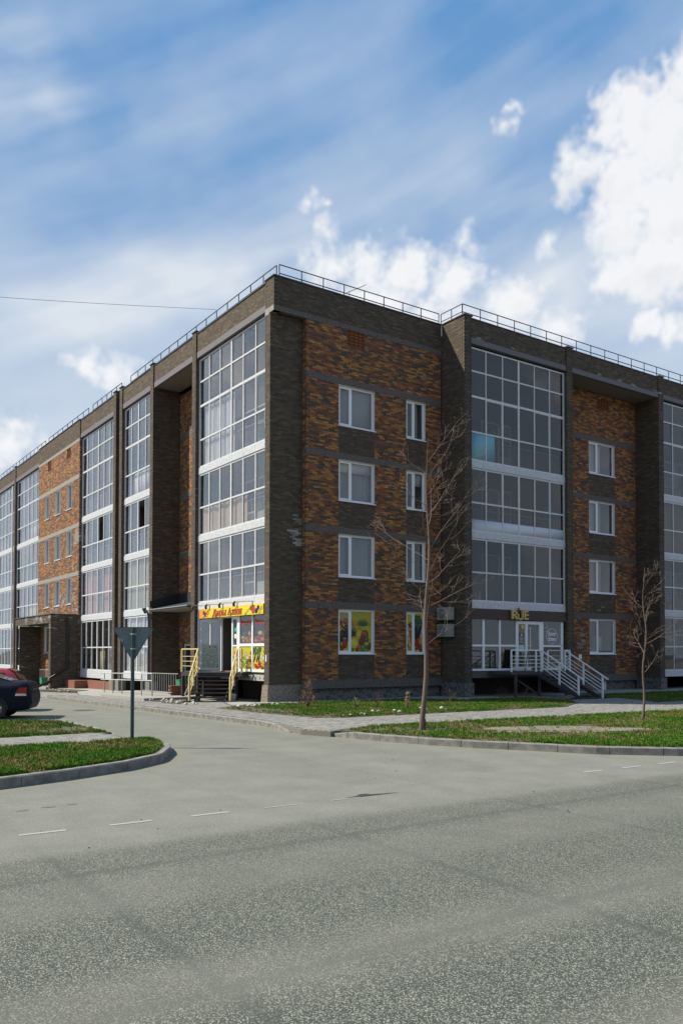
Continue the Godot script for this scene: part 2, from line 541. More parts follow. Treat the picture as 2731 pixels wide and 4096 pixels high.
func bay(house: Node3D, o: Vector3, u: Vector3, n: Vector3, w: float, heavy: int, cols: int, floors: Array, o2 := {}) -> void:
	# a glazed balcony stack; floors: [rows of heights from the top down, spandrel foot or 0, cells left open]
	var white := mat("aluminium_white", .58, .60, .62, .4, {"tex": noise_tex(57, .02, .88, 1.03, 5), "scale": .6})
	var step := w / cols
	for fl in floors:
		var rows: Array = fl[0]
		var top: float = rows[0]
		var low: float = rows[-1]
		var f := MB.new()
		var xs := []
		for c in cols + 1:
			xs.append(clampf(c * step, 0.0, w))
		for c in cols + 1:
			var t := .05 if c == heavy else .026
			if c == 0 or c == cols:
				t = .045
			var a: float = clampf(xs[c], t, w - t)
			f.fbox(o, u, n, a - t, a + t, low, top, -.035, .035)
		for r in rows.size():
			var t := .05 if (r == 2 and rows.size() > 4) else .034
			var y: float = clampf(rows[r], low + t, top - t)
			for c in cols:
				f.fbox(o, u, n, xs[c] + .02, xs[c + 1] - .02, y - t, y + t, -.03, .03)
		# sliding sashes carry a second rim in the middle row
		var sr := rows.size() - 3
		for c in cols:
			if sr < 0 or (c + int(top)) % 3 == 0:
				continue
			var a0: float = xs[c] + .026
			var a1: float = xs[c + 1] - .026
			f.fbox(o, u, n, a0, a0 + .03, rows[sr + 1] + .04, rows[sr] - .04, -.02, .02)
			f.fbox(o, u, n, a1 - .03, a1, rows[sr + 1] + .04, rows[sr] - .04, -.02, .02)
			f.fbox(o, u, n, a0 + .03, a1 - .03, rows[sr] - .075, rows[sr] - .036, -.02, .02)
		var g := part(house, "balcony_glazing", f.done(), white)
		var open: Array = fl[2] if fl.size() > 2 else []
		for r in rows.size() - 1:
			for c in cols:
				if open.has(Vector2i(c, r)):
					continue
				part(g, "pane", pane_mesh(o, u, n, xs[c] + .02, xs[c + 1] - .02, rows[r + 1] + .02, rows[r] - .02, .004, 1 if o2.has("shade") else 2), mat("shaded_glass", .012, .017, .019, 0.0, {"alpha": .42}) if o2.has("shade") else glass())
		if fl[1] > 0.0:
			var half := w / 2
			for k in 2:
				var sp := MB.new()
				sp.fbox(o, u, n, half * k + (.004 if k else 0.0), half * (k + 1), fl[1], low - .002, -.05, .062)
				part(g, "spandrel_panel", sp.done(), mat("spandrel", .50, .525, .56, .5, {"tex": noise_tex(58, .02, .88, 1.04, 5), "scale": .5}))
		if fl.size() > 3 and fl[3]:
			var rl := MB.new()
			var yb: float = low + .12
			rl.fbox(o, u, n, .06, w - .06, yb + .86, yb + .90, -.26, -.22)
			rl.fbox(o, u, n, .06, w - .06, yb, yb + .03, -.26, -.22)
			for k in int(w / .11):
				rl.fbox(o, u, n, .08 + k * .11, .094 + k * .11, yb + .03, yb + .86, -.247, -.233)
			var rp := part(g, "balcony_railing", rl.done(), mat("balcony_rail", .60, .61, .62, .5))
			kind(rp, "stuff")
	# floors, back walls and doors behind the glass
	var depth: float = o2.get("depth", 1.2)
	for fl in floors:
		var top: float = fl[0][0]
		var low: float = fl[0][-1]
		var sb := MB.new()
		sb.fbox(o, u, n, -.2, w + .2, low - .28, low - .1, -depth - .4, -.06)
		part(house, "floor_slab", sb.done(), mat("slab", .14, .135, .125, .9))
		var bw := MB.new()
		var da := w * .30
		bw.fbox(o, u, n, -.2, da, low - .1, top + .3, -depth - .2, -depth)
		bw.fbox(o, u, n, da + 1.9, w + .2, low - .1, top + .3, -depth - .2, -depth)
		bw.fbox(o, u, n, da, da + 1.9, low + 2.25, top + .3, -depth - .2, -depth)
		bw.fbox(o, u, n, da, da + 1.1, low - .1, low + .8, -depth - .2, -depth)
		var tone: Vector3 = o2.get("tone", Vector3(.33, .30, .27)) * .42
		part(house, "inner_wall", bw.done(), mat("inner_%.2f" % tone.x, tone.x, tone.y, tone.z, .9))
		var d := MB.new()
		for r in [[da, da + .07, low + .8, low + 2.25], [da + 1.04, da + 1.16, low, low + 2.25], [da + 1.83, da + 1.9, low, low + 2.25], [da + .07, da + 1.04, low + .8, low + .87], [da + .07, da + 1.83, low + 2.18, low + 2.25], [da + 1.16, da + 1.83, low, low + .8], [da + 1.16, da + 1.83, low + 1.5, low + 1.6]]:
			d.fbox(o, u, n, r[0], r[1], r[2], r[3], -depth - .1, -depth + .012)
		var door := part(house, "balcony_door", d.done(), mat("upvc", .72, .74, .76, .35))
		part(door, "pane", pane_mesh(o, u, n, da + .07, da + 1.83, low + .8, low + 2.18, -depth - .05), glass())
		room(house, o, u, n, da, da + 1.9, low, low + 2.3, -depth - .22, 1.6, .2)

# ---------------------------------------------------------------- print on flat sheets
func disc(im: Image, cx: float, cy: float, rx: float, ry: float, col: Color, rot := 0.0, soft := 0.35) -> void:
	var R := maxf(rx, ry) + 1.0
	var c := cos(rot)
	var s := sin(rot)
	for y in range(maxi(0, int(cy - R)), mini(im.get_height(), int(cy + R) + 1)):
		for x in range(maxi(0, int(cx - R)), mini(im.get_width(), int(cx + R) + 1)):
			var dx := x - cx
			var dy := y - cy
			var a := (dx * c + dy * s) / rx
			var b := (-dx * s + dy * c) / ry
			var d := a * a + b * b
			if d < 1.0:
				var k := col.darkened(soft * d)
				var hl := Vector2(dx / rx + .35, dy / ry + .4).length()
				im.set_pixel(x, y, k.lerp(Color.WHITE, maxf(0.0, .35 - hl)))

func leafy(im: Image, cx: float, cy: float, r: float, count: int, col: Color, spread := TAU, aim := -PI / 2) -> void:
	for k in count:
		var a := aim + (float(k) / maxf(1, count - 1) - .5) * spread
		disc(im, cx + cos(a) * r * .55, cy + sin(a) * r * .55, r * .6, r * .085, col.lightened(rng.randf() * .25), a, .3)

func print_ground(w: int, h: int, a: Color, b: Color) -> Image:
	var im := Image.create(w, h, false, Image.FORMAT_RGB8)
	for y in h:
		for x in w:
			var t := clampf(float(y) / h + fine.get_noise_2d(x * 1.2, y * 1.2) * .35, 0.0, 1.0)
			im.set_pixel(x, y, a.lerp(b, t))
	return im

func fruit_print(w: int, h: int, sd: int) -> ImageTexture:
	rng.seed = sd
	var im := print_ground(w, h, Color(.68, .66, .06), Color(.84, .76, .16))
	var k := h / 256.0
	disc(im, w * .16, h * .62, 42 * k, 40 * k, Color(.16, .08, .04))
	disc(im, w * .42, h * .60, 40 * k, 46 * k, Color(.20, .10, .04))
	for q in [[.05, .28, 17, Color(.62, .08, .08)], [.22, .24, 20, Color(.70, .22, .10)], [.10, .40, 14, Color(.85, .60, .08)]]:
		disc(im, w * q[0], h * q[1], q[2] * k, q[2] * k, q[3])
	for j in 26:
		disc(im, w * .20 + rng.randf_range(-26, 30) * k, h * .40 + rng.randf_range(-18, 26) * k, 6 * k, 6 * k, Color(.16, .08, .28))
	for j in 24:
		disc(im, w * .40 + rng.randf_range(-20, 26) * k, h * .38 + rng.randf_range(-20, 26) * k, 6 * k, 6 * k, Color(.52, .62, .25))
	for j in 3:
		disc(im, w * (.50 + j * .03), h * (.27 + j * .06), 40 * k, 9 * k, Color(.90, .68, .10), .5 + j * .12)
	leafy(im, w * .74, h * .36, 44 * k, 11, Color(.10, .30, .14), 2.6)
	disc(im, w * .62, h * .56, 24 * k, 46 * k, Color(.86, .76, .12), .2)
	disc(im, w * .80, h * .58, 26 * k, 34 * k, Color(.60, .38, .10))
	disc(im, w * .48, h * .78, 34 * k, 44 * k, Color(.93, .85, .16))
	for q in [[.74, .64, 20, Color(.62, .07, .14)], [.70, .75, 22, Color(.55, .10, .20)], [.86, .70, 17, Color(.20, .48, .12)], [.06, .92, 22, Color(.66, .05, .10)], [.62, .88, 16, Color(.80, .45, .20)], [.76, .90, 24, Color(.30, .58, .14)], [.90, .90, 18, Color(.55, .12, .14)], [.56, .95, 13, Color(.55, .20, .10)], [.84, .97, 15, Color(.34, .62, .16)], [.42, .95, 12, Color(.45, .36, .16)], [.97, .82, 16, Color(.18, .46, .16)], [.68, .98, 12, Color(.80, .30, .14)]]:
		disc(im, w * q[0], h * q[1], q[2] * k, q[2] * k, q[3])
	disc(im, w * .19, h * .80, 17 * k, 32 * k, Color(.70, .14, .06))
	disc(im, w * .19, h * .67, 15 * k, 5 * k, Color(.80, .55, .65))
	disc(im, w * .03, h * .78, 9 * k, 30 * k, Color(.10, .04, .10))
	return ImageTexture.create_from_image(im)

func veg_print(w: int, h: int, sd: int) -> ImageTexture:
	rng.seed = sd
	var im := print_ground(w, h, Color(.80, .75, .08), Color(.84, .80, .30))
	var k := h / 256.0
	for q in [[.10, .30, 26, Color(.70, .08, .06)], [.30, .34, 22, Color(.80, .78, .70)], [.52, .30, 24, Color(.62, .06, .10)]]:
		disc(im, w * q[0], h * q[1], q[2] * k, q[2] * k, q[3])
	for j in 70:
		disc(im, w * rng.randf_range(.55, .80), h * rng.randf_range(.06, .34), 9 * k, 8 * k, Color(.12, .34, .10).lightened(rng.randf() * .25))
	for j in 90:
		disc(im, w * rng.randf_range(.0, .34), h * rng.randf_range(.45, .98), 8 * k, 7 * k, Color(.22, .46, .08).lightened(rng.randf() * .3))
	for q in [[.36, .50, 20, 26], [.44, .66, 18, 24], [.88, .52, 24, 34], [.80, .44, 18, 28]]:
		disc(im, w * q[0], h * q[1], q[2] * k, q[3] * k, Color(.86, .88, .74))
	for j in 6:
		disc(im, w * (.44 + j * .022), h * .62, 5 * k, 52 * k, Color(.90, .42, .08), -.12)
	for q in [[.60, .50], [.68, .54], [.74, .50]]:
		disc(im, w * q[0], h * q[1], 9 * k, 48 * k, Color(.08, .06, .16), .2)
	disc(im, w * .93, h * .24, 20 * k, 26 * k, Color(.35, .10, .45))
	for j in 14:
		disc(im, w * rng.randf_range(.60, .80), h * rng.randf_range(.66, .95), 15 * k, 14 * k, Color(.78, .10, .06))
	for q in [[.90, .72, 30, Color(.88, .72, .12)], [.96, .92, 24, Color(.90, .76, .18)], [.40, .93, 20, Color(.82, .62, .28)], [.52, .90, 18, Color(.86, .66, .30)], [.84, .92, 20, Color(.40, .30, .16)], [.04, .80, 16, Color(.80, .16, .10)]]:
		disc(im, w * q[0], h * q[1], q[2] * k, q[2] * k, q[3])
	return ImageTexture.create_from_image(im)

func board_print() -> ImageTexture:
	var im := print_ground(512, 40, Color(.94, .88, .16), Color(.90, .84, .10))
	for x in 512:
		for y in 40:
			var t := clampf(1.0 - x / 110.0, 0.0, 1.0)
			im.set_pixel(x, y, im.get_pixel(x, y).lerp(Color(.95, .52, .05), t * .8))
	for q in [[40, 16, 10, Color(.62, .05, .08)], [52, 24, 11, Color(.50, .04, .10)], [66, 28, 9, Color(.95, .58, .05)], [78, 16, 10, Color(.95, .60, .08)], [40, 32, 7, Color(.92, .90, .80)], [426, 14, 10, Color(.80, .20, .12)], [444, 12, 10, Color(.85, .36, .16)], [440, 26, 11, Color(.78, .25, .12)], [462, 26, 11, Color(.12, .10, .24)], [476, 14, 10, Color(.14, .12, .28)], [486, 28, 11, Color(.90, .72, .30)], [500, 16, 8, Color(.88, .66, .20)]]:
		disc(im, q[0], q[1], q[2], q[2], q[3])
	leafy(im, 58, 12, 9, 3, Color(.12, .36, .10))
	leafy(im, 440, 6, 9, 3, Color(.12, .36, .10))
	return ImageTexture.create_from_image(im)

func shop_print() -> ImageTexture:   # dark window film with a heap of fruit at its foot
	var im := Image.create(128, 256, false, Image.FORMAT_RGB8)
	im.fill(Color(.07, .075, .08))
	leafy(im, 104, 130, 34, 9, Color(.12, .30, .14), 1.8)
	for q in [[44, 186, 20, 18, Color(.18, .34, .12)], [92, 184, 12, 15, Color(.80, .78, .40)], [112, 200, 14, 18, Color(.50, .28, .08)], [22, 212, 20, 10, Color(.86, .70, .10)], [56, 218, 20, 12, Color(.55, .62, .12)], [86, 214, 14, 13, Color(.70, .10, .06)], [104, 226, 13, 13, Color(.86, .45, .08)], [30, 234, 14, 12, Color(.80, .58, .10)], [72, 236, 12, 11, Color(.85, .50, .06)], [52, 238, 11, 10, Color(.60, .08, .06)], [118, 238, 10, 12, Color(.88, .66, .12)], [92, 240, 11, 10, Color(.75, .12, .06)]]:
		disc(im, q[0], q[1], q[2], q[3], q[4])
	return ImageTexture.create_from_image(im)

func printed(parent: Node, called: String, t: Texture2D, o: Vector3, u: Vector3, n: Vector3, a0: float, a1: float, y0: float, y1: float, d: float, r := Rect2(0, 0, 1, 1)) -> MeshInstance3D:
	var m := StandardMaterial3D.new()
	m.albedo_texture = t
	m.albedo_color = Color(.86, .86, .86)
	m.roughness = .5
	m.texture_repeat = false
	var b := MB.new()
	var p := func(a: float, y: float) -> Vector3: return Vector3(o.x, y, o.z) + u * a + n * d
	b.quad_uv(p.call(a0, y0), p.call(a1, y0), p.call(a1, y1), p.call(a0, y1), r)
	return part(parent, called, b.done(), m)

func lettering(parent: Node, text: String, size: float, m: Material, at: Vector3, turn: float, font := "Droid Serif", deep := .015, slant := 0.0, weight := 700, widen := 1.0) -> MeshInstance3D:
	var f := SystemFont.new()
	f.font_names = PackedStringArray([font])
	f.font_weight = weight
	var t := TextMesh.new()
	t.text = text
	t.font = f
	t.font_size = 48
	t.pixel_size = size / 36.0
	t.depth = deep
	var o := part(parent, "lettering", t, m, at)
	o.basis = Basis(UP, turn) * Basis(Vector3(widen, 0, 0), Vector3(slant, 1, 0), Vector3(0, 0, 1))
	return o

# ---------------------------------------------------------------- the scene
func _ready() -> void:
	rng.seed = 7
	fine.seed = 3
	fine.frequency = 0.03
	broad.seed = 9
	broad.frequency = 0.05
	broad.fractal_octaves = 2
	var cam := Camera3D.new()
	cam.name = "camera"
	cam.position = EYE
	cam.basis = Basis(UP, -deg_to_rad(34.667)) * Basis(RX, deg_to_rad(1.336)) * Basis(FZ, deg_to_rad(0.099))
	cam.set_frustum(0.1 * 4096.0 / 3310.62, Vector2(0, 0.1 * 486.42 / 3310.62), 0.1, 900.0)
	add_child(cam)
	var env := Environment.new()
	env.background_mode = Environment.BG_SKY
	env.sky = Sky.new()
	var pano := PanoramaSkyMaterial.new()
	pano.panorama = make_sky()
	env.sky.sky_material = pano
	env.background_energy_multiplier = 0.475
	env.tonemap_mode = Environment.TONE_MAPPER_LINEAR
	env.tonemap_exposure = 1.5
	env.sdfgi_enabled = true
	env.ssao_enabled = true
	env.ssil_enabled = true
	var we := WorldEnvironment.new()
	we.name = "world_environment"
	we.environment = env
	add_child(we)
	var sun := DirectionalLight3D.new()
	sun.name = "sun"
	sun.light_color = Color(1.0, 0.96, 0.88)
	sun.light_energy = 1.6
	sun.light_angular_distance = 0.5
	sun.shadow_enabled = true
	add_child(sun)
	sun.look_at_from_position(Vector3(-17.0, 24.0, -13.5), Vector3.ZERO)
	ground()
	building()
	opposite()
	street_things()
	planting()

# ---------------------------------------------------------------- ground
const ISLAND := [Vector2(-40, 20.5), Vector2(-24, 16.6), Vector2(-16, 15.05), Vector2(-12.82, 14.3), Vector2(-11.8, 14.0), Vector2(-10.58, 13.5), Vector2(-9.70, 12.85), Vector2(-9.1, 11.85), Vector2(-8.72, 10.85), Vector2(-8.66, 10.16)]
const CORNER := [Vector2(-4.60, 10.2), Vector2(-4.46, 10.9), Vector2(-4.38, 11.5), Vector2(-4.17, 12.33), Vector2(-3.85, 13.31), Vector2(-3.40, 14.3), Vector2(-2.90, 15.1), Vector2(-2.15, 16.45), Vector2(-0.95, 17.62), Vector2(0.6, 18.25), Vector2(2.4, 18.55), Vector2(5, 18.62), Vector2(40, 18.62)]
const WALK := [Vector2(-4.98, -12.6), Vector2(-5.0, -11.6), Vector2(-5.02, -4.5), Vector2(-5.05, -0.6), Vector2(-4.96, 1.7), Vector2(-4.8, 3.2), Vector2(-4.65, 5.3), Vector2(-4.52, 7.1), Vector2(-4.62, 8.0), Vector2(-4.85, 9.3)]

func v2(a: Array) -> PackedVector2Array:
	var p := PackedVector2Array()
	for q in a:
		p.append(q if q is Vector2 else Vector2(q[0], q[1]))
	return p

func slab(called: String, pts: Array, h: float, thick: float, m: Material) -> MeshInstance3D:
	var b := MB.new()
	b.sheet(v2(pts), h, thick, SLOPE)
	return setting(called, b.done(), m)

func kerb(line: Array, out: float, width: float, high: float, ends := Vector2(1, 1)) -> void:
	# a row of kerb stones along the line; the stones lie on the side «out» of it (1 = to the left of the direction of travel)
	var k := Node3D.new()
	k.name = numbered(self, "kerb")
	add_child(k, true)
	kind(k, "structure")
	var m := mat("kerb_stone", .21, .21, .195, .85, {"tex": noise_tex(12, .012, .70, 1.10, 5), "scale": .7})
	var c := Curve2D.new()
	for p in line:
		c.add_point(p)
	c.bake_interval = 0.05
	var total := c.get_baked_length()
	var count := int(total)
	for i in count:
		var b := MB.new()
		var s0 := total * i / count + .006
		var s1 := total * (i + 1) / count - .006
		var steps := 4
		var rows := []
		for j in steps + 1:
			var s := lerpf(s0, s1, float(j) / steps)
			var p := c.sample_baked(s, true)
			var f := (c.sample_baked(minf(s + .15, total), true) - c.sample_baked(maxf(s - .15, 0), true)).normalized()
			var sd := Vector2(f.y, -f.x) * out
			var h := high
			if s < 1.2:
				h = lerpf(ends.x * high, high, clampf(s / 1.2, 0, 1))
			if s > total - 1.2:
				h = lerpf(high, ends.y * high, clampf((s - total + 1.2) / 1.2, 0, 1))
			h = maxf(h, .02) + rng.randf_range(-.002, .002)
			var g := gy(p.y)
			var q := p + sd * width
			rows.append([Vector3(p.x, g - .1, p.y), Vector3(p.x, g + h - .018, p.y), Vector3(p.x + sd.x * .018, g + h, p.y + sd.y * .018), Vector3(q.x, g + h, q.y), Vector3(q.x, g - .1, q.y)])
		for j in steps:
			for t in 4:
				if out > 0:
					b.quad(rows[j + 1][t], rows[j][t], rows[j][t + 1], rows[j + 1][t + 1])
				else:
					b.quad(rows[j][t], rows[j + 1][t], rows[j + 1][t + 1], rows[j][t + 1])
		for e in [0, steps]:
			b.quad(rows[e][0], rows[e][1], rows[e][3], rows[e][4])
			b.tri(rows[e][1], rows[e][2], rows[e][3])
		part(k, "kerb_stone", b.done(), m)

func pavers(called: String, outline: Array, h: float, turn: float, base_m: Material) -> void:
	# small concrete pavers in running bond on a bedding slab
	var pv := slab(called, outline, h - .012, .25, base_m)
	var poly := v2(outline)
	var lo := poly[0]
	var hi := poly[0]
	for p in poly:
		lo = lo.min(p)
		hi = hi.max(p)
	var mid := (lo + hi) / 2
	var R := (hi - lo).length() / 2
	var f := Vector2(cos(turn), sin(turn))
	var s := Vector2(-f.y, f.x)
	var list := []
	for r in range(-int(R / .1), int(R / .1)):
		for c in range(-int(R / .2), int(R / .2)):
			var p: Vector2 = mid + s * (r + .5) * .1 + f * (c + (.5 if posmod(r, 2) else 0.0)) * .2
			if not Geometry2D.is_point_in_polygon(p, poly) or Vector2(p.x - EYE.x, p.y - EYE.z).length() > 60.0:
				continue
			var side := true
			for e in [f * .1, -f * .1, s * .05, -s * .05]:
				side = side and Geometry2D.is_point_in_polygon(p + e, poly)
			if not side:
				continue
			var b := Basis(Vector3(f.x, 0, f.y) * .193, UP * .06, Vector3(-s.x, 0, -s.y) * -.094)
			var t := Transform3D(b.rotated(UP, rng.randf_range(-.012, .012)), Vector3(p.x, h + gy(p.y) - .03 + rng.randf_range(-.004, .003), p.y))
			list.append([Vector2(p.x - EYE.x, p.y - EYE.z).length(), t, rng.randf_range(.78, 1.12)])
	list.sort_custom(func(a, b): return a[0] < b[0])
	var bm := BoxMesh.new()
	var grain := noise_tex(14, .06, .75, 1.15, 4, 256)
	var where := []
	var tint := PackedColorArray()
	var tones := [.215, .24, .27]
	for k in list.size():
		if k < 300:
			var tn: float = tones[k * 7 % 3]
			part(pv, "paver", bm, mat("paver_%.3f" % tn, tn, tn * .985, tn * .93, .9, {"tex": grain, "scale": 2.0})).transform = list[k][1]
		else:
			where.append(list[k][1])
			var g: float = .24 * list[k][2]
			tint.append(Color(g, g * .985, g * .93))
	if where.size():
		copies(pv, "paving", bm, mat("paving", 1, 1, 1, .9, {"vc": true, "tex": grain, "scale": 2.0}), where, tint)

func dust_map() -> ImageTexture:
	# where the road is dusty (alpha) and the colour of the dust: the wheels keep lanes dark, sand gathers at the edges
	var n := 1024
	var im := Image.create(n, n, false, Image.FORMAT_RGBA8)
	var wob := FastNoiseLite.new()
	wob.seed = 77
	wob.frequency = .03
	wob.fractal_octaves = 4
	var spots := []
	for line in [ISLAND, CORNER, WALK]:
		for k in line.size() - 1:
			for q in int(line[k].distance_to(line[k + 1]) / .3) + 1:
				spots.append(line[k].lerp(line[k + 1], q * .3 / maxf(.3, line[k].distance_to(line[k + 1]))))
	for j in n:
		var z := (j + .5) / n * 64.0 - 34.0
		var sand := spots.filter(func(p): return absf(p.y - z) < .4)
		for i in n:
			var x := (i + .5) / n * 64.0 - 44.0
			var w := wob.get_noise_2d(x * 2.2, z * 26.0)
			var w2 := wob.get_noise_2d(x * 34.0 + 900.0, z * 34.0)
			var q := z - .035 * (x + 10.0) + w * .22
			var a := .90
			var sandy := 0.0
			var tone := lerpf(.488, .440, smoothstep(18.0, 21.0, z))
			if z > 17.0:
				for lane in [[18.5, 19.1, .22], [19.6, 20.2, .55], [20.7, 21.3, .14], [22.0, 22.6, .60], [22.85, 23.35, .06], [23.9, 24.5, .95]]:
					a = lerpf(a, lane[2], smoothstep(lane[0], lane[1], q))
			elif x > -9.0 and x < -4.0:
				a = .84 + .08 * sin(x * 2.6)
			for p in sand:
				var dx: float = x - p.x
				var dz: float = z - p.y
				var e := dx * dx + dz * dz
				if e < .16:
					a = maxf(a, .97 - e * 1.5)
					sandy = maxf(sandy, 1.0 - e / .16)
			a += w2 * .05 + w * (.10 if z > 18.2 else .04)
			var b := 1.0 + w2 * .06
			im.set_pixel(i, j, Color((tone + .015 * sandy) * b, (tone + .003 + .008 * sandy) * b, (tone - .020 - .02 * sandy) * b, clampf(a, .05, .97)))
	return ImageTexture.create_from_image(im)

func ground() -> void:
	# asphalt: stones in dark binder, dust over it
	var road := mat("asphalt", 1, 1, 1, .92, {"spec": .25})
	var st := noise_tex(31, .20, 0, 1, 1, 2048, true)
	var g := Gradient.new()
	g.offsets = PackedFloat32Array([0.0, .50, .66, .80, 1.0])
	g.colors = PackedColorArray([Color(.22, .245, .23), Color(.262, .287, .27), Color(.305, .325, .305), Color(.45, .455, .42), Color(.60, .60, .555)])
	st.color_ramp = g
	road.albedo_texture = st
	road.uv1_scale = Vector3.ONE / 3.0
	road.detail_enabled = true
	road.detail_albedo = dust_map()
	road.detail_uv_layer = BaseMaterial3D.DETAIL_UV_2
	road.detail_blend_mode = BaseMaterial3D.BLEND_MODE_MIX
	var spk := noise_tex(32, .20, .55, 1.0, 1, 2048, true)
	road.detail_mask = spk
	road.heightmap_enabled = true
	road.heightmap_texture = st
	road.heightmap_scale = .12
	slab("road", [[-44, -34], [20, -34], [20, 30], [-44, 30]], 0, 0, road)
	var far := mat("asphalt_far", .18, .177, .155, .95, {"tex": noise_tex(33, .02, .7, 1.15), "scale": .3})
	slab("ground", [[-300, -300], [300, -300], [300, 300], [-300, 300]], -.05, 0, far)
	slab("road", [[20.0, 18.0], [80, 18.0], [80, 34], [20.0, 34]], -.002, 0, far)
	var paint := mat("road_paint", .48, .48, .44, .8, {"tex": noise_tex(35, .05, .5, 1.1), "scale": 2.0})
	# short dashes along the edge of the main road
	for k in 26:
		var x := -15.33 + k * .9975
		if x > -9.2 and x < -4.9:
			continue
		var worn := 0.55 if x > -11.2 and x < -4.9 else 1.15
		var z := 17.64 + (x + 14.0) * .034
		slab("road_marking", [[x, z - .032 * worn], [x + .5, z - .022 * worn], [x + .5, z + .038 * worn], [x, z + .028 * worn]], .004, 0, paint)
	var bed := mat("paver_bed", .15, .14, .125, .95)
	# pavement round the corner: along the left facade and then along the right one
	pavers("pavement", [[-4.87, -12.6], [-4.88, -.6], [-4.8, 1.7], [-4.62, 3.2], [-4.5, 5.3], [-4.4, 7.1], [-4.6, 8.4], [-4.9, 9.9], [-4.6, 10.75], [-3.94, 10.45], [-3.0, 10.2], [-1.4, 10.3], [1.3, 10.53], [6.3, 10.9], [16, 11.2], [30, 11.3], [30, 8.1], [16, 8.0], [5.5, 7.75], [1.6, 7.6], [-1.9, 7.5], [-2.6, 7.0], [-2.95, 4.6], [-3.12, 1.78], [-2.1, 1.2], [-1.9, 0.4], [-1.0, -2.2], [-2.5, -2.3], [-3.35, -1.1], [-3.1, -4.3], [-3.3, -12.6]], .135, 0.0, bed)
	pavers("pavement", [[-6.6, -26], [-4.9, -12.65], [-3.3, -12.65], [-2.0, -17.3], [-3.16, -20.6], [-3.2, -26]], .04, 1.57, bed)
	pavers("footpath", [[-30, 8.0], [-9.2, 8.1], [-9.02, 8.9], [-9.12, 10.05], [-30, 10.2]], .135, 0.0, bed)
	pavers("footpath", [[10.6, 5.0], [13.8, 5.0], [13.2, 6.6], [12.4, 7.9], [7.2, 7.85], [9.6, 6.4]], .135, 0.0, bed)
	var conc := mat("apron_concrete", .30, .30, .28, .9, {"tex": noise_tex(36, .02, .7, 1.15), "scale": .8})
	slab("pavement_apron", [[-1.9, .4], [-2.1, 1.2], [-.87, .95], [5.0, 1.0], [7.2, 2.6], [8.2, 2.9], [30, 2.75], [30, -.4], [-.5, -.4], [-1.0, -2.2]], .14, .2, conc)
	slab("pavement_apron", [[-3.3, -12.6], [-3.1, -4.3], [-1.5, -4.4], [-1.0, -2.2], [.6, -2.2], [.6, -30], [-1.2, -30], [-1.3, -17.7], [-2.0, -17.3]], .125, .2, conc)
	# soil under the grass
	var soil := mat("soil", .070, .072, .030, .95, {"tex": noise_tex(37, .012, .55, 1.35, 5), "scale": .5})
	slab("lawn_soil", [[-3.12, 1.78], [-2.1, 1.2], [-.87, .95], [5.0, 1.0], [7.2, 2.6], [8.2, 2.9], [10.6, 2.85], [10.6, 5.0], [9.6, 6.4], [7.2, 7.8], [5.5, 7.75], [1.6, 7.6], [-1.9, 7.5], [-2.6, 7.0], [-2.95, 4.6]], .145, .2, soil)
	slab("lawn_soil", [[13.8, 2.85], [30, 2.75], [30, 8.05], [12.6, 7.9], [13.3, 6.6], [13.85, 5.0]], .145, .2, soil)
	var plot := [[-4.3, 10.75], [-3.94, 10.46], [-3.0, 10.21], [-1.4, 10.31], [1.3, 10.54], [6.3, 10.91], [16, 11.21], [40, 11.3], [40, 18.5], [5, 18.5], [2.4, 18.42], [.65, 18.12], [-.85, 17.5], [-2.03, 16.35], [-2.78, 15.03], [-3.28, 14.25], [-3.72, 13.25], [-4.04, 12.3], [-4.25, 11.5]]
	slab("lawn_soil", plot, .147, .2, soil)
	var isl := [[-40, 10.2], [-12, 10.2], [-9.12, 10.06], [-8.8, 10.16], [-8.85, 10.85], [-9.2, 11.8], [-9.8, 12.75], [-10.63, 13.38], [-11.83, 13.88], [-12.85, 14.18], [-16, 14.92], [-24, 16.45], [-40, 20.4]]
	slab("lawn_soil", isl, .150, .2, soil)
	var patch := [[-30, -6.0], [-9.0, 3.95], [-8.98, 8.1], [-30, 8.0]]
	slab("lawn_soil", patch, .130, .2, soil)
	var bare := mat("bare_earth", .085, .07, .055, .95, {"tex": noise_tex(38, .02, .6, 1.3, 5), "scale": .7})
	slab("soil", [[-3.35, -1.1], [-2.5, -2.3], [-1.5, -4.4], [-3.1, -4.35]], .15, .15, bare)
	slab("soil", [[-3.16, -20.6], [-2.0, -17.3], [-1.3, -17.75], [-1.4, -22.0]], .145, .1, bare)
	var ring := []
	for k in 22:
		var a := TAU * k / 22
		ring.append([.35 + 2.0 * cos(a) * rng.randf_range(.72, 1.15) + .5 * sin(a), 13.6 + 1.25 * sin(a) * rng.randf_range(.7, 1.15) + .75 * cos(a)])
	slab("soil", ring, .156, .05, mat("dry_earth", .21, .185, .135, .95, {"tex": noise_tex(39, .03, .55, 1.25, 5), "scale": .8}))
	kerb(ISLAND, 1, .13, .16, Vector2(1, .3))
	kerb(CORNER, 1, .13, .155, Vector2(.12, 1))
	kerb(WALK, 1, .13, .14, Vector2(.2, .1))
	kerb([Vector2(-30, -6.2), Vector2(-10.4, 3.2), Vector2(-9.0, 3.86), Vector2(-8.9, 8.0)], 1, .08, .14, Vector2(1, .4))

